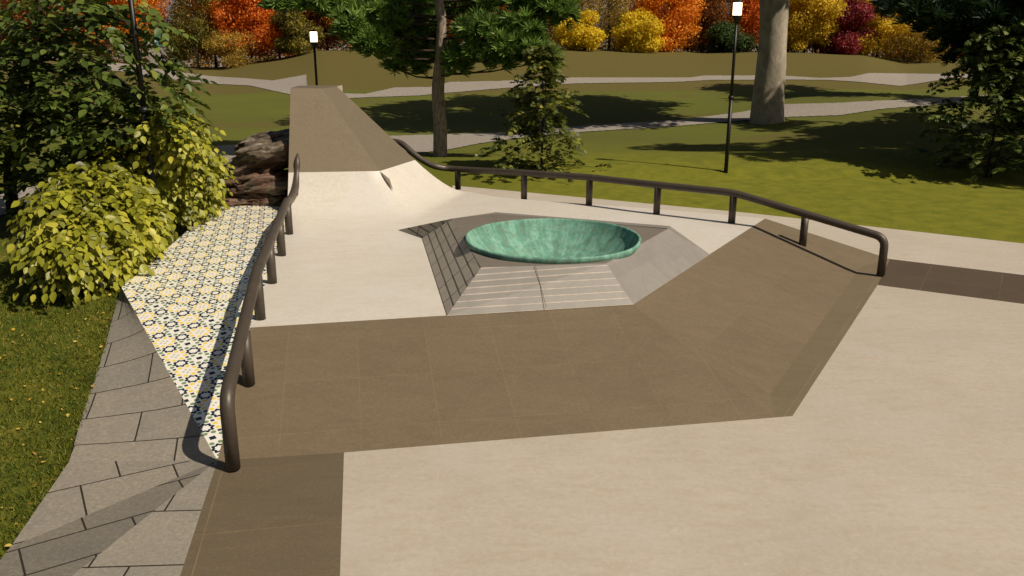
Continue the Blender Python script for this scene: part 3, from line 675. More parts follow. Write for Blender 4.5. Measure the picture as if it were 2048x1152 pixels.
# ---- background trees
def L(name, c, t=.45): 
    a, b, d = c; return leafmat(name, [(0, a), (.5, b), (1, d)], t, .6, .5)
LM = dict(
    orange=L('orange_leaves', [(.42, .11, .006), (.80, .27, .012), (.92, .42, .04)]),
    amber=L('amber_leaves', [(.36, .13, .008), (.68, .30, .018), (.82, .44, .04)]),
    redor=L('red_orange_leaves', [(.36, .075, .010), (.75, .18, .015), (.88, .30, .03)]),
    yellow=L('yellow_leaves', [(.42, .27, .008), (.75, .55, .014), (.88, .70, .05)]),
    gold=L('gold_leaves', [(.32, .20, .008), (.70, .48, .02), (.86, .64, .07)]),
    olive=L('olive_leaves', [(.040, .038, .008), (.13, .11, .015), (.36, .29, .03)]),
    crimson=L('crimson_leaves', [(.10, .012, .014), (.27, .03, .035), (.42, .065, .07)]),
    rust=L('rust_leaves', [(.08, .03, .008), (.22, .075, .012), (.42, .17, .02)]),
    green=L('green_leaves', [(.018, .032, .008), (.04, .075, .015), (.09, .14, .03)]),
    speck=L('speckled_leaves', [(.10, .06, .02), (.36, .23, .03), (.62, .45, .07)]))
def bgtree(px, bot, w, top, D, col, label, n=9000, leaf=.17, trunk=BARK_D, hb=.06, nb=48, sparse=1, name='autumn_tree', tw=.13, dens=1):
    g = hit(px, bot+1.5) if False else PY(px, bot, D); gz = min(g.z, zt(g.x, D)+0.0); gz = zt(g.x, D)
    S = 1732/(D*math.cos(PITCH)+1.0); W = w/S*1.34; top = max(top, -60); zt_ = CH+(ray(px, top).z/ray(px, top).y)*D
    zb_ = CH+(ray(px, bot).z/ray(px, bot).y)*D
    base = Vector((g.x, D, gz)); Hh = max(zt_-zb_, 1); low = zb_+Hh*hb
    o = empty(name, base, label, 'tree' if 'shrub' not in name else 'shrub', 'autumn trees along the far ridge')
    q = MB(); lean = random.uniform(-.3, .3)
    tp_ = Vector((g.x+lean, D, zb_+Hh*.8)); q.tube([base-Vector((0, 0, .3)), base.lerp(tp_, .4)+Vector((.08, 0, 0)), tp_], [tw, tw*.75, tw*.2], 8)
    for i in range(9):
        t = .25+.6*random.random(); p0 = base.lerp(tp_, t); a = random.random()*6.28; ln = W*.42*(1.1-t)
        q.tube([p0, p0+Vector((math.cos(a)*ln*.5, math.sin(a)*ln*.5, ln*.35)), p0+Vector((math.cos(a)*ln, math.sin(a)*ln, ln*.75))], [tw*.4, tw*.25, tw*.06], 6)
    q.build('trunk', trunk, o)
    cz = (low+zt_)/2; bl = []
    for i in range(nb):
        h = random.random(); f = math.sin(math.pi*min(1, .2+.72*h))**.5
        a = random.random()*6.28; k = random.random()**.5; s = W*.17*(.4+1.2*random.random())
        bl.append((g.x+math.cos(a)*k*(W/2-s*.5)*f, D+math.sin(a)*k*(W/2-s*.4)*f, low+s*.5+h*(zt_-low-s), s, s, s*.7, s*s))
    crown('crown', bl, int(n*2.1), leaf*1.1, LM[col], o, shell=.35)
TREES = [
    # px, bottom, width, top, D, colour, label, kwargs
    (265, 118, 120, -150, 80, 'orange', 'bright orange tree behind the slim lamp pole at left', dict(n=11000, hb=.22)),
    (60, 125, 150, -120, 84, 'rust', 'rusty orange tree glimpsed through the dark leaves at the far left', dict(n=8000)),
    (150, 125, 120, -160, 88, 'redor', 'red orange tree behind the dark leafy tree, left of the bright orange one', dict(n=7000)),
    (397, 137, 112, -170, 79, 'olive', 'olive leaved tree with pale leaning trunk, right of the river gap', dict(n=8500, trunk=BARK_G, hb=.12, leaf=.14)),
    (352, 138, 44, 45, 82, 'gold', 'small yellow bush at the foot of the olive tree', dict(n=3000, name='autumn_shrub', nb=16, leaf=.13)),
    (505, 135, 116, -150, 80, 'redor', 'red orange tree with pale trunk left of the pine', dict(n=11000, trunk=BARK_G, hb=.1)),
    (462, 138, 86, 62, 77.5, 'speck', 'low gold speckled bush in front of the red orange tree', dict(n=3600, name='autumn_shrub', nb=20, leaf=.12)),
    (598, 118, 84, 0, 79, 'olive', 'dull green tree right behind the quarter pipe lamp', dict(n=8000, nb=30)),
    (655, 110, 90, -60, 84, 'rust', 'dark rust tree behind the left pine boughs', dict(n=7000)),
    (735, 112, 100, -90, 82, 'orange', 'orange tree peeking above the left pine boughs', dict(n=7000)),
    (800, 112, 90, 10, 80, 'green', 'dark green tree behind the pine, left of its trunk', dict(n=7000)),
    (870, 110, 100, -120, 84, 'redor', 'red orange tree directly behind the pine trunk', dict(n=8000)),
    (960, 108, 110, -60, 85, 'amber', 'amber tree showing through the right pine boughs', dict(n=7000)),
    (1050, 104, 90, -20, 84, 'rust', 'dark brown tree behind the right pine boughs', dict(n=6000)),
    (1168, 101, 78, 22, 77.5, 'yellow', 'left of the two bright yellow bushes on the ridge', dict(n=6500, name='autumn_shrub', nb=26, hb=.0)),
    (1218, 101, 120, -140, 84, 'speck', 'thin gold speckled tree between the two bright yellow bushes', dict(n=5200, leaf=.13)),
    (1280, 104, 76, 20, 77.5, 'yellow', 'right of the two bright yellow bushes on the ridge', dict(n=6200, name='autumn_shrub', nb=26, hb=.0)),
    (1335, 110, 110, -140, 80, 'orange', 'broad orange tree right of the yellow bushes', dict(n=12000, hb=.03)),
    (1402, 112, 84, -120, 82, 'rust', 'brown orange tree with thin pale trunk left of the tall lamp', dict(n=8500, trunk=BARK_G, leaf=.14)),
    (1452, 112, 80, 45, 79, 'green', 'low green bush behind the tall lamp pole', dict(n=5500, name='autumn_shrub', nb=26, hb=.0)),
    (1492, 112, 90, -130, 83, 'redor', 'dark red tree behind the left side of the thick trunk', dict(n=7500)),
    (1560, 112, 80, -120, 86, 'rust', 'rust tree hidden behind the thick grey trunk', dict(n=5000)),
    (1608, 108, 94, -130, 79, 'gold', 'golden yellow tree right of the thick grey trunk', dict(n=10000, hb=.02)),
    (1685, 112, 88, -12, 79, 'crimson', 'round crimson tree between two golden trees', dict(n=11000, hb=.0, nb=44)),
    (1752, 124, 110, -140, 80, 'gold', 'golden tree right of the crimson tree', dict(n=9500, hb=.03)),
    (1840, 126, 110, 30, 78, 'speck', 'low bush with pale gold speckled leaves under the dark conifer', dict(n=5500, name='autumn_shrub', leaf=.13, hb=.0, trunk=BARK_G)),
    (1895, 124, 90, 10, 82, 'redor', 'small red orange tree behind the gold speckled bush', dict(n=4500)),
    (1980, 120, 130, -60, 84, 'rust', 'rust tree behind the shrub at the right edge', dict(n=6500)),
    (2090, 118, 130, -80, 84, 'gold', 'gold tree beyond the right edge shrub', dict(n=4500)),
    (432, 128, 80, -60, 83, 'amber', 'amber tree between the olive tree and the red orange tree', dict(n=6000)),
    (560, 122, 80, -60, 83, 'orange', 'orange tree between the red orange tree and the lamp behind the ramp', dict(n=6000)),
    (1120, 102, 60, -60, 85, 'speck', 'thin pale speckled tree at the right end of the pine boughs', dict(n=3500, trunk=BARK_G)),
    (1375, 110, 70, -60, 85, 'amber', 'amber tree between the broad orange tree and the brown orange tree', dict(n=5500, trunk=BARK_G)),
    (1640, 108, 70, -60, 84, 'rust', 'rust tree between the golden tree and the crimson tree', dict(n=5000)),
    (1722, 116, 70, -60, 85, 'redor', 'red tree peeking out between the crimson tree and the golden tree', dict(n=5000)),
    (1806, 126, 80, -60, 83, 'amber', 'amber tree left of the low gold speckled bush', dict(n=6000)),
    (-40, 122, 120, -120, 84, 'orange', 'orange tree past the left edge behind the dark leaves', dict(n=4000)),
]
for t in TREES: bgtree(*t[:7], **t[7])
WOODM = leafmat('far_wood_leaves', [(0, (.02, .022, .006)), (.3, (.07, .05, .012)), (.5, (.25, .09, .012)), (.62, (.10, .085, .018)), (.8, (.32, .17, .02)), (1, (.05, .07, .015))], .3, .6, .22)
bl = []
for i in range(900):
    px = random.uniform(-140, 2250)
    if 288 < px < 352: continue
    D = random.uniform(88, 100); g = PY(px, 60, D); z = random.uniform(-.5, 8); bl.append((g.x, D, z, 1.5, 1.5, 1.1, 1))
wd = crown('distant_woodland', bl, 110000, .32, WOODM, None, shell=.2); tag(wd, 'dense mass of dull brown and green autumn woodland behind the bright trees', 'woodland', None, 'stuff')
# ---- sprays: twigs with leaflets
def sprays(parent, starts, dirs, lens, nleaf, size, tmpl, mat, tw_mat, droop=.5, leafname='foliage', twigname='twigs', spread=.9, face=None, hang=.0, tw=.006):
    pos, ax, nr, sz = [], [], [], []; q = MB()
    for s, d, ln in zip(starts, dirs, lens):
        d = Vector(d).normalized(); s = Vector(s); pts = []
        side = d.cross(Vector((0, 0, 1))); side = side.normalized() if side.length > .1 else Vector((1, 0, 0)); up_ = side.cross(d).normalized()
        tilt = random.uniform(-.7, .7); up_ = (up_*math.cos(tilt)+side*math.sin(tilt)).normalized(); side = d.cross(up_).normalized()
        for k in range(5):
            t = k/4; pts.append(s+d*ln*t+Vector((0, 0, -droop*ln*t*t)))
        q.tube(pts, [tw, tw*.9, tw*.75, tw*.6, tw*.3], 4, False)
        for k in range(nleaf):
            t = (k+.8)/nleaf; p = s+d*ln*t+Vector((0, 0, -droop*ln*t*t)); sd = 1 if k % 2 else -1
            dd = (d+Vector((0, 0, -2*droop*t))).normalized()
            if k == nleaf-1: a = dd
            else: a = (side*sd*spread+dd*.75+Vector((random.gauss(0, .15), random.gauss(0, .15), random.gauss(0, .15)-hang)))
            n_ = up_+Vector((random.gauss(0, .3), random.gauss(0, .3), random.gauss(0, .3)))
            if face: n_ = n_+face
            pos.append(p); ax.append(a); nr.append(n_); sz.append(size*random.uniform(.65, 1.2))
    leaves_mesh(leafname, np.array(pos), np.array(ax), np.array(nr), np.array(sz), *tmpl, mat, parent)
    q.build(twigname, tw_mat, parent)
# dark leafy tree at the left
DK = leafmat('dark_green_leaflets', [(0, (.028, .046, .008)), (.45, (.075, .115, .018)), (.8, (.14, .18, .03)), (1, (.28, .26, .05))], .3, .42, .5)
tb = hit(28, 432); tb.z = zt(tb.x, tb.y)
dt = empty('leafy_tree', tb, 'dark green leafy tree overhanging the yellow green shrub at the far left', 'tree')
limbs = []
q = MB()
def limb(pts, r0, r1):
    pts = smooth_path(pts, 5); n = len(pts); q.tube(pts, [r0+(r1-r0)*i/(n-1) for i in range(n)], 8); limbs.append(pts)
yb = tb.y
limb([tb-Vector((0, 0, .2)), PY(20, 330, yb-.3), PY(62, 200, yb-.6), PY(78, 60, yb-.8), PY(70, -120, yb-.6)], .13, .05)
limb([PY(20, 330, yb-.3), PY(60, 250, yb-.9), PY(90, 180, yb-1.6), PY(70, 80, yb-2)], .06, .02)
limb([PY(62, 200, yb-.6), PY(180, 130, yb-1.2), PY(280, 200, yb-2.0), PY(330, 250, yb-2.4)], .05, .012)
limb([PY(70, 230, yb-.5), PY(130, 260, yb-1.5), PY(200, 300, yb-2.2)], .04, .012)
limb([PY(78, 60, yb-.8), PY(190, 30, yb-1.6), PY(280, 60, yb-2.2), PY(340, 130, yb-2.4)], .04, .01)
limb([PY(30, 300, yb-.4), PY(-60, 200, yb-1.2), PY(-150, 120, yb-2)], .06, .02)
limb([PY(70, -20, yb-.8), PY(150, -90, yb-1.6), PY(260, -60, yb-2)], .04, .01)
q.build('trunk', BARK_D, dt)
st, dr, ln = [], [], []
def cloud(n, cs):
    for _ in range(n):
        cx, cy, rx, ry, yc, ryy = random.choices(cs, [c[2]*c[3] for c in cs])[0]
        while True:
            a, b, c = random.uniform(-1, 1), random.uniform(-1, 1), random.uniform(-1, 1)
            if a*a+b*b+c*c < 1: break
        p = PY(cx+a*rx, cy+b*ry, yc+c*ryy)
        az = random.uniform(0, 6.28); st.append(p); dr.append((math.cos(az), math.sin(az)-.2, random.uniform(-.25, .45))); ln.append(random.uniform(.35, .75))
cloud(820, [(60, 230, 130, 170, yb-1.0, 1.6), (150, 180, 150, 150, yb-1.4, 1.4), (230, 230, 110, 70, yb-1.9, 1.0), (90, 30, 170, 110, yb-1.2, 1.5), (200, 10, 70, 50, yb-2, .8), (30, 360, 60, 60, yb-.8, 1.0), (-100, 200, 150, 200, yb-1, 1.5), (180, 290, 120, 50, yb-2, .8)])
for (x, y) in [(310, 225), (345, 170), (335, 110), (300, 240), (350, 200), (290, 150), (320, 60), (275, 110), (250, 190), (330, 250), (270, 60), (300, 20), (230, 60), (160, 320), (100, 330), (350, 150)]:
    for _ in range(4):
        st.append(PY(x+random.gauss(-18, 14), y+random.gauss(0, 12), yb-2.2+random.gauss(0, .2))); dr.append((random.uniform(.2, 1), random.uniform(-.6, .3), random.uniform(-.5, .2))); ln.append(random.uniform(.3, .6))
sprays(dt, st, dr, ln, 9, .165, OVATE, DK, BARK_D, .35, tw=.007)
# yellow green shrubs
YG = leafmat('yellow_green_leaves', [(0, (.07, .075, .008)), (.35, (.18, .185, .014)), (.75, (.33, .33, .028)), (1, (.45, .40, .05))], .25, .42, .7)
def shrub(base, cs, n, label, size, seed, nl=7):
    random.seed(seed); o = empty('leafy_shrub', base, label, 'shrub', 'yellow green shrubs beside the tiles'); q = MB()
    st, dr, ln = [], [], []
    for (cx, cy, rx, ry, yc, ryy) in cs:
        c = PY(cx, cy, yc); S = 1732/(yc*math.cos(PITCH)+(CH-c.z)*math.sin(PITCH)); X, Z = rx/S, ry/S
        m = int(n*X*Z/sum((c_[2]*c_[3]/(1732/c_[4])**2) for c_ in cs))
        q.tube(smooth_path([Vector((base[0], base[1], base[2]-.1)), Vector((c.x*.6+base[0]*.4, yc*.5+base[1]*.5, max(base[2]+.25, c.z*.5))), c], 4), [.028, .028, .026, .024, .022, .02, .018, .014, .01][:9], 6)
        for _ in range(m):
            d = rdirs(1)[0]; k = .55+.42*random.random()
            p = Vector((c.x+d[0]*X*k, yc+d[1]*ryy*k, c.z+d[2]*Z*k))
            if p.z < zt(p.x, p.y)+.06: continue
            out = Vector((d[0], d[1]-.25, d[2]*.6-.1)); st.append(p); dr.append(out+Vector((random.gauss(0, .35), random.gauss(0, .35), random.gauss(0, .25)))); ln.append(random.uniform(.25, .5))
    q.build('branches', BARK_D, o)
    sprays(o, st, dr, ln, nl, size, OVATE, YG, BARK_D, .55, face=Vector((.3, -.5, .5)), hang=.35, tw=.005)
b1 = hit(175, 552); b2 = hit(335, 440)
shrub(b1, [(158, 480, 52, 58, 12.0, .7), (130, 425, 42, 52, 12.6, .7), (205, 425, 68, 66, 13.0, .8), (248, 455, 38, 44, 12.8, .6), (205, 500, 38, 36, 12.2, .45), (180, 375, 55, 40, 13.3, .8)], 1150, 'nearer yellow green shrub with large drooping leaves at the left corner of the tiles', .142, 3)
shrub(b2, [(328, 315, 70, 74, 15.4, 1.1), (355, 372, 56, 60, 16.0, .9), (285, 400, 66, 58, 15.0, .9), (250, 340, 66, 52, 14.8, .9), (376, 335, 38, 56, 16.4, .8), (345, 256, 42, 34, 14.6, .5), (300, 432, 42, 34, 15.2, .7)], 1800, 'farther yellow green shrub rising between the lamp pole and the boulder', .125, 4)
# sapling on the lawn
SG = leafmat('sapling_leaves', [(0, (.03, .045, .008)), (.45, (.085, .105, .016)), (.8, (.16, .17, .026)), (1, (.32, .27, .04))], .3, .5, .6)
def bushtree(base, tiers, n, label, size, mat, name, seed, tmpl=LOBED, nl=7, lenr=(.3, .6)):
    random.seed(seed); o = empty(name, base, label, 'tree', None); q = MB(); st, dr, ln = [], [], []
    top = Vector((base[0], base[1], tiers[-1][0]))
    q.tube([Vector(base)-Vector((0, 0, .1)), Vector(base).lerp(top, .5)+Vector((.05, 0, 0)), top], [.04, .028, .006], 7)
    q.tube([Vector(base)+Vector((.12, 0, -.1)), Vector(base).lerp(top, .3)+Vector((.35, 0, 0))], [.03, .01], 6)
    for _ in range(n):
        z = random.uniform(tiers[0][0], tiers[-1][0]); r = float(np.interp(z, [t[0] for t in tiers], [t[1] for t in tiers]))
        a = random.random()*6.28; k = random.random()**.6; r *= .62+.5*math.sin(3*a+z*2.3+seed)**2+.25*math.sin(7*z+a); p = Vector((base[0]+math.cos(a)*r*k, base[1]+math.sin(a)*r*k, z))
        st.append(p); dr.append((math.cos(a)+random.gauss(0, .4), math.sin(a)+random.gauss(0, .4), random.uniform(-.1, .5))); ln.append(random.uniform(*lenr))
        if random.random() < .22 and r*k > .3: q.tube([Vector((base[0], base[1], max(base[2]+.2, z-.45*r*k))), p], [.010, .004], 4, False)
    q.build('trunk', BARK_D, o)
    sprays(o, st, dr, ln, nl, size, tmpl, mat, BARK_D, .35, tw=.005)
sb = hit(1082, 343); z0 = zt(sb.x, sb.y)
bushtree((sb.x, sb.y, z0), [(z0+.12, 1.25), (z0+.65, 1.5), (z0+1.05, .75), (z0+1.6, 1.0), (z0+2.1, .8), (z0+2.7, .4), (z0+3.4, .12)], 430, 'slender young tree with small lobed leaves on the lawn behind the right rail', .15, SG, 'young_tree', 11, lenr=(.2, .42))
SR_ = leafmat('maple_leaves', [(0, (.02, .036, .008)), (.5, (.07, .105, .02)), (.85, (.15, .19, .04)), (1, (.20, .21, .05))], .3, .5, .6)
sb = hit(1962, 352); z0 = zt(sb.x, sb.y)
bushtree((sb.x+.15, sb.y, z0), [(z0+.15, 1.0), (z0+.7, 1.55), (z0+1.7, 1.45), (z0+2.6, 1.1), (z0+3.3, .8), (z0+3.9, .3)], 420, 'bushy green tree with lobed leaves at the right edge of the lawn', .19, SR_, 'bushy_tree', 12, lenr=(.35, .7))
# ---- short lawn blades and fallen leaves beside the pavers
bnd = sorted([(p.y, p.x) for p in [e1, e0, a0]+rL+[T1, T2, T2+Vector((.6, 5, 0))]]); bY = [b[0] for b in bnd]; bX = [b[1] for b in bnd]
N = 60000; yy = 3.2+9.5*rng.random(N)**.9; xx = np.interp(yy, bY, bX)+.015-(7.5*rng.random(N)**1.4); pz = np.array([zt(a, b) for a, b in zip(xx, yy)])+.004
d = rng.normal(size=(N, 3))*.55; d[:, 2] = 1
BL = ([(0, -.09, 0), (0, .09, 0), (.6, .05, .05), (1, 0, .25), (.6, -.05, .05)], [(0, 1, 2, 3, 4)])
GB = leafmat('grass_blade', [(0, (.045, .065, .007)), (.4, (.105, .135, .012)), (.75, (.20, .20, .018)), (1, (.34, .28, .06))], .3, .6, .6)
o = leaves_mesh('lawn_blades', np.stack([xx, yy, pz], 1), d, rdirs(N), .045*(.5+.9*rng.random(N)), *BL, GB, None); tag(o, kind='stuff'); tag(o, 'short grass blades of the lawn beside the grey pavers', 'grass')
N = 900; yy = 3.2+12*rng.random(N); xx = np.interp(yy, bY, bX)+.05-(8*rng.random(N)**1.2); pz = np.array([zt(a, b) for a, b in zip(xx, yy)])+.03
FL = leafmat('fallen_leaf', [(0, (.20, .09, .025)), (.5, (.42, .28, .04)), (1, (.50, .40, .10))], .1, .7, .6)
nn3 = rng.normal(size=(N, 3))*.35; nn3[:, 2] = 1
o = leaves_mesh('fallen_leaves', np.stack([xx, yy, pz], 1), unit(np.cross(nn3, rdirs(N))), nn3, .045*(.6+.8*rng.random(N)), *OVATE, FL, None); tag(o, 'small yellow and brown fallen leaves scattered on the lawn', 'leaves', kind='stuff')
# ---- pines
def pinemat(name, st): return leafmat(name, st, .3, .5, .6)
PN = pinemat('pine_needles', [(0, (.040, .080, .015)), (.45, (.105, .185, .030)), (.85, (.19, .29, .05)), (1, (.25, .34, .08))])
PD = pinemat('dark_conifer_needles', [(0, (.006, .014, .005)), (.5, (.012, .030, .009)), (1, (.025, .05, .014))])
def tuft_template(n=24):
    V, F = [], []
    r = random.Random(5)
    for i in range(n):
        a = 2*math.pi*i*.618; ph = .30+.85*math.sqrt((i+.5)/n)
        d = Vector((math.cos(ph), math.sin(ph)*math.cos(a), math.sin(ph)*math.sin(a))); s = d.cross(Vector((r.gauss(0, 1), r.gauss(0, 1), r.gauss(0, 1)))).normalized()*.055
        b = d*.05; t = d*r.uniform(.8, 1.05); m = d*.6; k = len(V)
        V += [tuple(b-s*.5), tuple(b+s*.5), tuple(m+s), tuple(t), tuple(m-s)]; F += [(k, k+1, k+2, k+3, k+4)]
    return V, F
TUFT = tuft_template()
def tuftcloud(pads, n, size, mat, parent, name='needles'):
    b = np.array(pads, float); w = b[:, 6]/b[:, 6].sum(); idx = rng.choice(len(b), n, p=w); d = rdirs(n)
    r = .25+.75*rng.random((n, 1))**.5; pos = b[idx, :3]+d*r*b[idx, 3:6]
    ax = unit(d*.7*np.array([1, 1, .3])+np.array([0, 0, .8])+rng.normal(size=(n, 3))*.3); nr = unit(np.cross(ax, rdirs(n)))
    leaves_mesh(name, pos, ax, nr, size*(.7+.6*rng.random(n)), *TUFT, mat, parent)
pb_ = hit(880, 313); py0 = pb_.y; z0 = zt(pb_.x, py0)
pine = empty('pine_tree', (pb_.x, py0, z0), 'tall green pine with a straight brown trunk on the lawn behind the quarter pipe', 'tree')
q = MB(); tr_ = [Vector((pb_.x, py0, z0-.2)), PY(880, 250, py0), PY(876, 180, py0), PY(882, 110, py0), PY(884, 50, py0), PY(878, 0, py0), Vector((pb_.x-.1, py0, 7.5)), Vector((pb_.x, py0, 11.5))]
tp_ = smooth_path(tr_, 4); nn_ = len(tp_); q.tube(tp_, [.235]+[.23-.12*i/nn_ for i in range(1, nn_)], 16)
pads = []; q2 = MB()
def pad(px, py, y, rx, rz, w=1, ry=None):
    c = PY(px, py, y); pads.append((c.x, c.y, c.z, rx, ry or rx*.9, rz, rx*rz*w)); 
    t0 = Vector((pb_.x, py0, c.z-.1-.12*abs(c.x-pb_.x))); t0.z = max(t0.z, 2.2)
    q2.tube([t0, t0.lerp(c, .5)+Vector((0, 0, -.12)), c-Vector((0, 0, .05))], [.035, .024, .01], 6)
D0 = py0
for a in [(565, 5, D0-.8, .55, .3), (625, -2, D0-.6, .8, .4), (705, 52, D0-1.0, .62, .45), (735, 80, D0-1.1, .6, .4), (700, 15, D0-.3, .8, .4), (770, 30, D0-.6, .7, .4),
          (755, 100, D0-.9, .5, .3), (800, 60, D0+.6, .8, .5), (830, 110, D0+.8, .5, .4), (850, 60, D0+1, .6, .5), (820, 20, D0+.9, .8, .5), (600, -8, D0, .8, .3), (640, -25, D0-.5, .9, .4), (560, -10, D0-.5, .6, .3),
          (790, 135, D0+1.3, .35, .2),
          (960, 60, D0-.9, .75, .45), (1010, 90, D0-1.1, .75, .45), (1060, 100, D0-1.2, .6, .4), (1090, 120, D0-1.3, .45, .35), (1040, 50, D0-.9, .8, .4), (960, 110, D0-1, .5, .3), (1000, 130, D0-1.2, .3, .2),
          (1100, 15, D0-.8, .7, .35), (1050, 5, D0-.6, .7, .3), (1120, 30, D0-.6, .45, .3), (980, -5, D0, .8, .3), (905, 118, D0-.9, .4, .28), (915, 140, D0-.8, .3, .16), (895, 95, D0+.4, .35, .25),
          (940, 20, D0+1.2, .8, .5), (1090, -30, D0-.6, .9, .4), (860, 95, D0+1.2, .35, .35), (870, 20, D0+1.4, .5, .4), (840, 140, D0+.9, .3, .18)]:
    pad(*a)
for i in range(30):
    z = random.uniform(6.2, 12.5); rr_ = 3.6*(1.15-(z-5)/9); a = random.random()*6.28; k = random.uniform(.3, 1)
    c = Vector((pb_.x+math.cos(a)*rr_*k, py0+math.sin(a)*rr_*k, z)); pads.append((c.x, c.y, c.z, .9, .9, .4, .36*1.2))
    q2.tube([Vector((pb_.x, py0, z-.3)), c], [.04, .012], 5)
q2.build('branches', BARK_D, pine); q.build('trunk', BARK_P, pine); tuftcloud(pads, 7000, .31, PN, pine)
# dark conifer at the right edge
cb = Vector((17.3, 26.5, zt(17.3, 26.5)))
con = empty('conifer_tree', cb, 'very dark conifer hanging over the top right corner', 'tree')
q = MB(); q.tube([cb-Vector((0, 0, .2)), cb+Vector((0, 0, 7)), cb+Vector((0, 0, 14))], [.35, .25, .05], 12); pads = []
for i in range(80):
    z = random.uniform(3.6, 14); rr_ = 4.4*(1.1-(z-3)/13); a = random.random()*6.28; k = random.uniform(.25, 1)
    c = cb+Vector((math.cos(a)*rr_*k, math.sin(a)*rr_*k, z-cb.z)); pads.append((c.x, c.y, c.z, 1.0, 1.0, .5, 1)); q.tube([Vector((cb.x, cb.y, z-.2)), c], [.06, .015], 5)
for (x, y) in [(1830, 20), (1870, 45), (1920, 30), (1960, 70), (1900, 0), (1990, 40), (2030, 90), (1940, 110), (1985, 130), (2040, 20), (2010, 150), (1860, -10), (2040, 150), (1800, 10), (1940, 70), (2030, 190), (2045, 240)]:
    c = PY(x, y, 25.5+random.gauss(0, .6)); pads.append((c.x, c.y, c.z, .75, .8, .4, .9)); q.tube([Vector((cb.x, cb.y, c.z+.3)), c], [.05, .015], 5)
q.build('trunk', BARK_D, con); tuftcloud(pads, 5200, .34, PD, con)
# ---- thick grey trunk tree
bb_ = hit(1534, 243); by = bb_.y; z0 = zt(bb_.x, by)
big = empty('beech_tree', (bb_.x, by, z0), 'huge tree with thick smooth grey mottled trunk, crown above the picture', 'tree')
q = MB(); S = 1732/(by*math.cos(PITCH)+1.1)
tr_ = [Vector((bb_.x, by, z0-.3)), PY(1534, 244, by), PY(1535, 225, by), PY(1538, 180, by), PY(1543, 120, by), PY(1547, 60, by), PY(1549, 0, by), PY(1552, -90, by), PY(1552, -200, by), PY(1552, -330, by)]
rad = [35/S, 33.5/S, 32.5/S, 30.5/S, 28/S, 26.5/S, 27.5/S, 25/S, 20/S, 10/S]
pp = smooth_path(tr_, 6); rr_ = np.interp(np.linspace(0, 9, len(pp)), range(10), rad); v_, f_ = tube(pp, [float(x) for x in rr_], 48)
from mathutils import noise as mn
for i, v in enumerate(v_):
    c = pp[min(i//48, len(pp)-1)]; d = v-c; a = math.atan2(d.y, d.x); k = 1+.035*mn.noise(Vector((math.cos(a)*1.3, math.sin(a)*1.3, v.z*.6)))+.02*mn.noise(Vector((math.cos(a)*4, math.sin(a)*4, v.z*2.3)))
    if v.z < z0+.6: k += .04*abs(math.sin(a*2.5))*(z0+.6-v.z)
    v_[i] = c+d*k
q.add((v_, f_))
blobs = []
for i in range(46):
    a = random.random()*6.28; k = random.random()**.5; x, y, z = bb_.x+math.cos(a)*k*5.8, by+math.sin(a)*k*5.5, random.uniform(10.5, 16)
    blobs.append((x, y, z, 1.7, 1.7, 1.1, 1)); q.tube([Vector((bb_.x+.2, by, random.uniform(6.5, 9))), Vector((x, y, z))], [.16, .03], 6)
for (dx, dy, z) in [(-7, -1, 9.5), (-8, 0, 10.5), (-5, -3, 9), (-9, 1, 11.5), (-4, -6, 10), (-6, -5, 10.5), (-9, -3, 11), (-11, -1.5, 11.5), (-12.5, -3, 11), (-8, -4.5, 10), (-2, -4, 10), (-6, -2, 11), (-10, -4.5, 10.5), (-3, -1, 12)]:
    x, y = bb_.x+dx, by+dy; blobs.append((x, y, z, 1.9, 1.9, .8, 1.5)); q.tube([Vector((bb_.x+.2, by, z-1.3)), Vector((x, y, z))], [.13, .03], 6)
q.build('trunk', BARK_B, big)
crown('crown', blobs, 22000, .5, LM['green'], big, shell=.2)
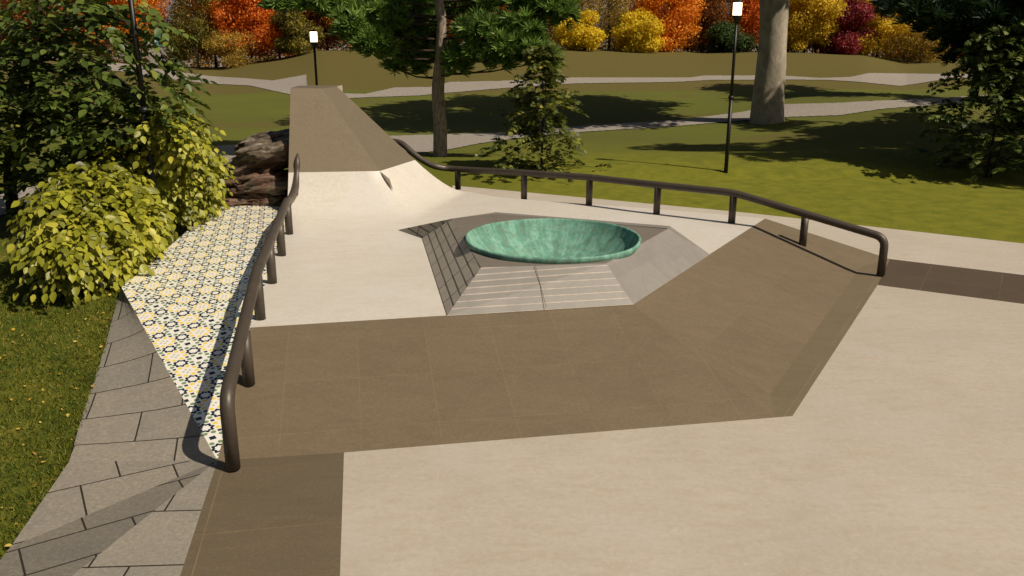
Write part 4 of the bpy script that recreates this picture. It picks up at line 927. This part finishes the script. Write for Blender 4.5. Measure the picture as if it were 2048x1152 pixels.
# trees left of the ramp whose crowns stand above the picture: one behind, giving the dark shade on the lawn
def talltree(x, y, h, r, label, n=9000, low=.55, col='green', nb=26):
    z0 = zt(x, y); o = empty('park_tree', (x, y, z0), label, 'tree'); q = MB()
    q.tube([Vector((x, y, z0-.2)), Vector((x+.1, y, z0+h*.5)), Vector((x, y, z0+h*.9))], [.22, .17, .05], 10); bl = []
    for i in range(nb):
        a = random.random()*6.28; k = random.random()**.5; zz = z0+h*(low+(1-low)*random.random()); X, Y = x+math.cos(a)*k*r, y+math.sin(a)*k*r
        bl.append((X, Y, zz, r*.33, r*.33, r*.2, 1)); q.tube([Vector((x, y, zz-r*.25)), Vector((X, Y, zz))], [.07, .02], 5)
    q.build('trunk', BARK_D, o); crown('crown', bl, n, .55, LM[col], o, shell=.2)
talltree(23, 31, 13, 4.5, 'tall green tree beyond the right edge shading the lawn', low=.35)
talltree(29, 42, 14, 5, 'tall green tree farther back beyond the right edge', low=.35)
talltree(24, 46, 13, 4.5, 'tall green tree far beyond the conifer near the ridge path', low=.4)
talltree(25, 20, 12, 4.0, 'tall green tree nearest the right edge beyond the grey strip', low=.45)
# ------------------------------------------------------------------ light
az = (-.866, .5); EL = R(49)
sd_ = Vector((az[0]*math.cos(EL), az[1]*math.cos(EL), -math.sin(EL)))
sun = bpy.data.lights.new('sun', 'SUN'); sun.energy = 5.2; sun.angle = R(.6); sun.color = (1, .89, .73)
so = bpy.data.objects.new('sun', sun); C.objects.link(so); so.rotation_euler = sd_.to_track_quat('-Z', 'Y').to_euler()
w = bpy.data.worlds.new('World'); bpy.context.scene.world = w; w.use_nodes = True; t = w.node_tree
sky = t.nodes.new('ShaderNodeTexSky'); sky.sky_type = 'NISHITA'; sky.sun_disc = False; sky.sun_elevation = EL; sky.sun_rotation = math.atan2(-az[0], -az[1])
sky.dust_density = 3; sky.air_density = 1.2
t.links.new(sky.outputs[0], t.nodes['Background'].inputs[0]); t.nodes['Background'].inputs[1].default_value = .037
sc = bpy.context.scene; sc.view_settings.view_transform = 'Standard'; sc.view_settings.look = 'None'; sc.view_settings.exposure = 0
